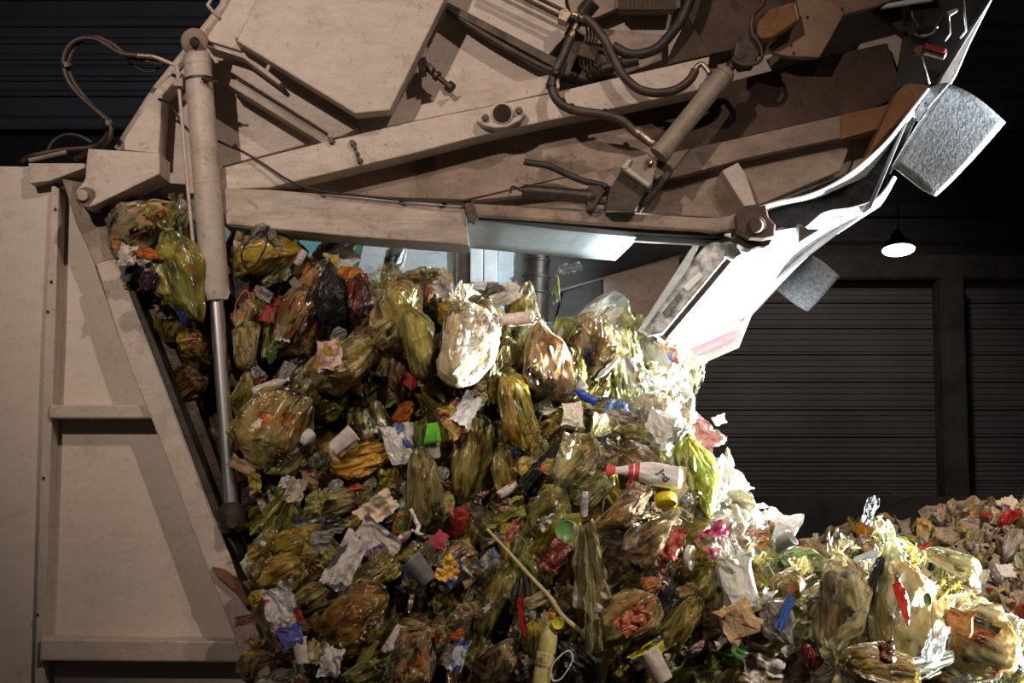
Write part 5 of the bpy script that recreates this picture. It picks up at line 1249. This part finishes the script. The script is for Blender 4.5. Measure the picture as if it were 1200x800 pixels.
def fill(kinds, n, rmin, size, dyr, group, aspect):
    global fid
    pts, tries = [], 0
    while len(pts) < n and tries < 60000:
        tries += 1
        px, py = rng.uniform(140, 1210), rng.uniform(230, 812)
        if not inside(px, py): continue
        if any((px - a) ** 2 + (py - b) ** 2 < rmin * rmin for a, b in pts): continue
        pts.append((px, py))
    for px, py in pts:
        kind = rng.choices([k for k, _ in kinds], [q for _, q in kinds])[0]
        cn = pick_color(kind, px, py); c = CD[cn]; j = rng.uniform(.85, 1.15) * (.68 if size[1] < 50 else 1)
        c = tuple(min(.9, q * j) for q in c)
        L = rng.uniform(*size)
        if L > 30 and px > 745: L = min(L, max(26, seg_dist(px, py) * 2.0))
        Wd = L * rng.uniform(*aspect)
        flow = 62 + 40 * gauss((px - 450) / 200, (py - 420) / 150) - 25 * smooth(550, 900, px) * smooth(500, 600, py)
        ang = rng.gauss(flow, 32) + (180 if rng.random() < .4 else 0)
        dy = rng.uniform(*dyr)
        args = (rng.randrange(100), rng.uniform(-180, 180) if kind in ('bag', 'long', 'lump', 'clearbag', 'solidbag') else rng.uniform(-35, 35), rng.gauss(0, 18))
        dep = rng.uniform(.65, .95); sz = 'small' if L < (size[0] + size[1]) / 2 else 'larger'
        tint = (rng.uniform(.75, 1.15), rng.uniform(.7, 1.08), rng.uniform(.5, .95))
        me_i = fid; fid += 1
        if me_i in SKIP: continue
        o = item(kind, px, py, L, Wd, ang, c, auto_label(px, py, cn, NOUN[kind], sz), None, dy, dep, *args, cont=tint, group=group)
        o['fid'] = me_i
fill([('bag', 4), ('long', 3), ('lump', 3), ('clearbag', 2), ('solidbag', .6)], 190, 30, (62, 104), (.02, .09), GROUP['bag'], (.5, .8))
fill([('sheet', 3), ('veil', 4), ('clearsheet', 2)], 130, 26, (44, 90), (-.10, .02), GROUP['film'], (.3, .8))
fill([('wrapper', 4), ('paper', 4), ('carton', 1.4), ('block', .5), ('cup', 1), ('can', .7), ('bottle', .8), ('lid', .5), ('strap', .8), ('news', .8), ('solidbag', 1.2), ('tray', .4), ('stick', .5)],
     250, 20, (18, 40), (-.14, -.02), GROUP['bits'], (.45, .95))
# ------------------------------------------------------------------ second heap far right
def heap_top(px): return interp([(900, 640), (960, 630), (1000, 612), (1040, 606), (1066, 612), (1082, 598), (1110, 592), (1135, 588), (1175, 592), (1210, 588), (1290, 600), (1400, 640), (1500, 800)], px)
def heap_point(px, t):                       # t 0 at the top edge, 1 at the visible foot
    top = heap_top(px)
    py = lerp(top, 800, t)
    y = lerp(5.9 if px > 1070 else 6.6, 3.6, t ** 0.8) + .12 * NZ(Vector((px / 40, t * 5, 2)))
    return P(px, py, y), py, y
vs, fs = [], []
cols = list(range(880, 1500, 10)); rows = 26
for px in cols:
    for j in range(rows):
        p, py, y = heap_point(px, j / (rows - 1))
        vs.append(p + Vector((0, .08 + .08 * NZ(p * 5), .05 * NZ(p * 9))))
    p = vs[-1].copy(); vs.append(Vector((p.x, p.y - .9, -.02)))
    q = vs[-rows - 1].copy(); vs.append(Vector((q.x, q.y + 1.6, -.02)))
m = rows + 2
for i in range(len(cols) - 1):
    for j in range(rows):
        a = i * m + j; fs.append((a, a + 1, a + m + 1, a + m))
    fs.append((i * m, i * m + m, i * m + 2 * m - 1, i * m + m - 1))
hc = plain_noise('heap_refuse', (.10, .075, .05), (.30, .25, .19), 9, .8, 0, .6)
tag(link('refuse_heap', mesh_from('refuse_heap', vs, fs, False), None, hc), 'compressed mass of the second refuse heap far right', 'refuse', None, 'stuff')
hr = random.Random(5)
LOW = {'lump': set_mat([bag_mesh(s, 1.0, 0, .05, .3, .8, 22, 18, .08) for s in (3, 4, 5, 6)], M['film_opaque']), 'sheet': set_mat([sheet_mesh(s, .2, .1, 0, .3, 14, True) for s in (7, 8, 9)], M['paper'])}
HC = [('beige', (.50, .40, .27), 5), ('tan', (.42, .30, .18), 4), ('ochre', (.46, .36, .10), 3), ('pale', (.62, .55, .46), 3), ('grey', (.30, .28, .26), 2), ('brown', (.2, .13, .08), 2), ('red', (.55, .05, .03), .5), ('green', (.12, .26, .1), .3), ('orange', (.62, .22, .04), .4)]
hn = 0
hseen = []
HSKIP = {1, 2, 3, 5, 8, 9, 10, 11, 13, 15, 20, 22, 26, 29, 34, 35, 36, 37, 41, 42, 43, 44, 45, 46, 51, 52, 53, 56, 58, 59, 61, 62, 63, 64, 68, 70, 71, 72, 74, 75, 77, 81, 83, 84, 85, 86, 87, 91, 92, 93, 94, 95, 97, 98, 102, 105, 106, 107, 108, 109, 114, 115, 116, 117, 118, 119, 121, 123, 124, 125, 127, 129, 132, 133, 134, 135, 136, 137, 138, 139, 142, 143, 144, 145, 147, 148, 149, 151, 153, 154, 155, 156, 157, 158, 161, 162, 163, 167, 168, 169, 170, 171, 179, 180, 182, 183, 188, 190, 191, 193, 194, 196, 199, 200, 204, 206, 207, 210}
hid_ = 0
def heap_item(px, py, y, s, cn, c, kind, label, group):
    hr = random.Random(int(px * 97 + py * 1313))
    o = bpy.data.objects.new('crumpled_bag' if kind == 'lump' else 'scrap', hr.choice(LOW[kind])); COL.objects.link(o)
    k = ppm(y) * s
    o.matrix_world = Matrix.Translation(P(px, py, y)) @ Matrix.Rotation(hr.uniform(0, 6.28), 4, Vector((hr.gauss(0, 1), hr.gauss(0, 1), hr.gauss(0, 1))).normalized()) @ Matrix.Diagonal((k * hr.uniform(.5, .9), k * hr.uniform(.4, .8), k, 1))
    o.color = (*c, 1)
    tag(o, label, 'bag' if kind == 'lump' else 'scrap', group)
    return o
HEAP = [(1152, 604, 20, 'red', (.70, .08, .02), 'lump', 'orange-red scrap near the top of the far refuse heap', 'orange-red scrap'),
        (1181, 609, 28, 'red', (.60, .02, .02), 'lump', 'bright red bag near the top right of the far refuse heap', 'bright red bag'),
        (1112, 628, 36, 'beige', (.52, .44, .32), 'lump', 'big beige bag on the upper left of the far refuse heap', 'big beige bag'),
        (1186, 640, 44, 'pale', (.56, .50, .44), 'lump', 'big pale flattened bag at the right of the far heap', 'big pale flattened bag'),
        (1150, 660, 30, 'ochre', (.44, .36, .08), 'lump', 'ochre-yellow bag in the middle of the far heap', 'ochre-yellow bag'),
        (1192, 690, 28, 'brown', (.14, .09, .06), 'lump', 'dark brown bag at the right edge of the far heap', 'dark brown bag'),
        (1178, 668, 30, 'white', (.66, .63, .58), 'sheet', 'whitish sheet right of the middle of the far heap', 'whitish sheet'),
        (1076, 614, 24, 'tan', (.40, .28, .16), 'lump', 'tan bag at the left shoulder of the far heap', 'tan shoulder bag'),
        (1130, 596, 22, 'grey', (.28, .27, .25), 'lump', 'grey bag on the ridge of the far heap', 'grey ridge bag'),
        (988, 622, 30, 'brown', (.26, .17, .10), 'lump', 'brown bag in the low left part of the far heap', 'low brown bag'),
        (1010, 618, 22, 'beige', (.48, .40, .30), 'lump', 'beige bag behind the tossed clear film', 'beige bag behind the film')]
for px, py, s, cn, c, kind, lab, sh in HEAP:
    top = heap_top(px); heap_item(px, py, heap_point(px, (py - top) / (800 - top))[2] - .16, s, cn, c, kind, lab, None)
marks = [(q[0], q[1], q[7]) for q in HEAP]
hpts = []
tries = 0
while hn < 210 and tries < 9000:
    tries += 1
    px = hr.uniform(905, 1240); t = hr.random() ** 1.3
    p, py, y = heap_point(px, t)
    if py > 760 or (px < 1080 and py > 690) or any((px - a) ** 2 + (py - b) ** 2 < 49 for a, b in hpts): continue
    hpts.append((px, py))
    hid_ += 1
    s = hr.uniform(14, 34); cn, c, _ = hr.choices(HC, [q[2] for q in HC])[0]
    kind = 'lump' if hr.random() < .72 else 'sheet'
    c = tuple(q * hr.uniform(.85, 1.1) for q in c); hn += 1
    if hid_ in HSKIP: continue
    o = heap_item(px, py, y - .05, s, cn, c, kind,
              auto_label(px, py, cn, 'bag' if kind == 'lump' else 'flat scrap', 'small' if s < 22 else 'larger', marks, ' on the far heap'), 'scraps and bags on the far heap')
    o['hid'] = hid_
# little litter lying on the push wall
for k, (px, cn, c) in enumerate([(1064, 'yellow', (.42, .3, .08)), (1096, 'brown', (.25, .16, .1)), (1048, 'grey', (.3, .28, .26))]):
    heap_item(px, 582, FAR - .1, 14, cn, c, 'lump', f'{cn} bag lying on the ledge of the push wall', None)
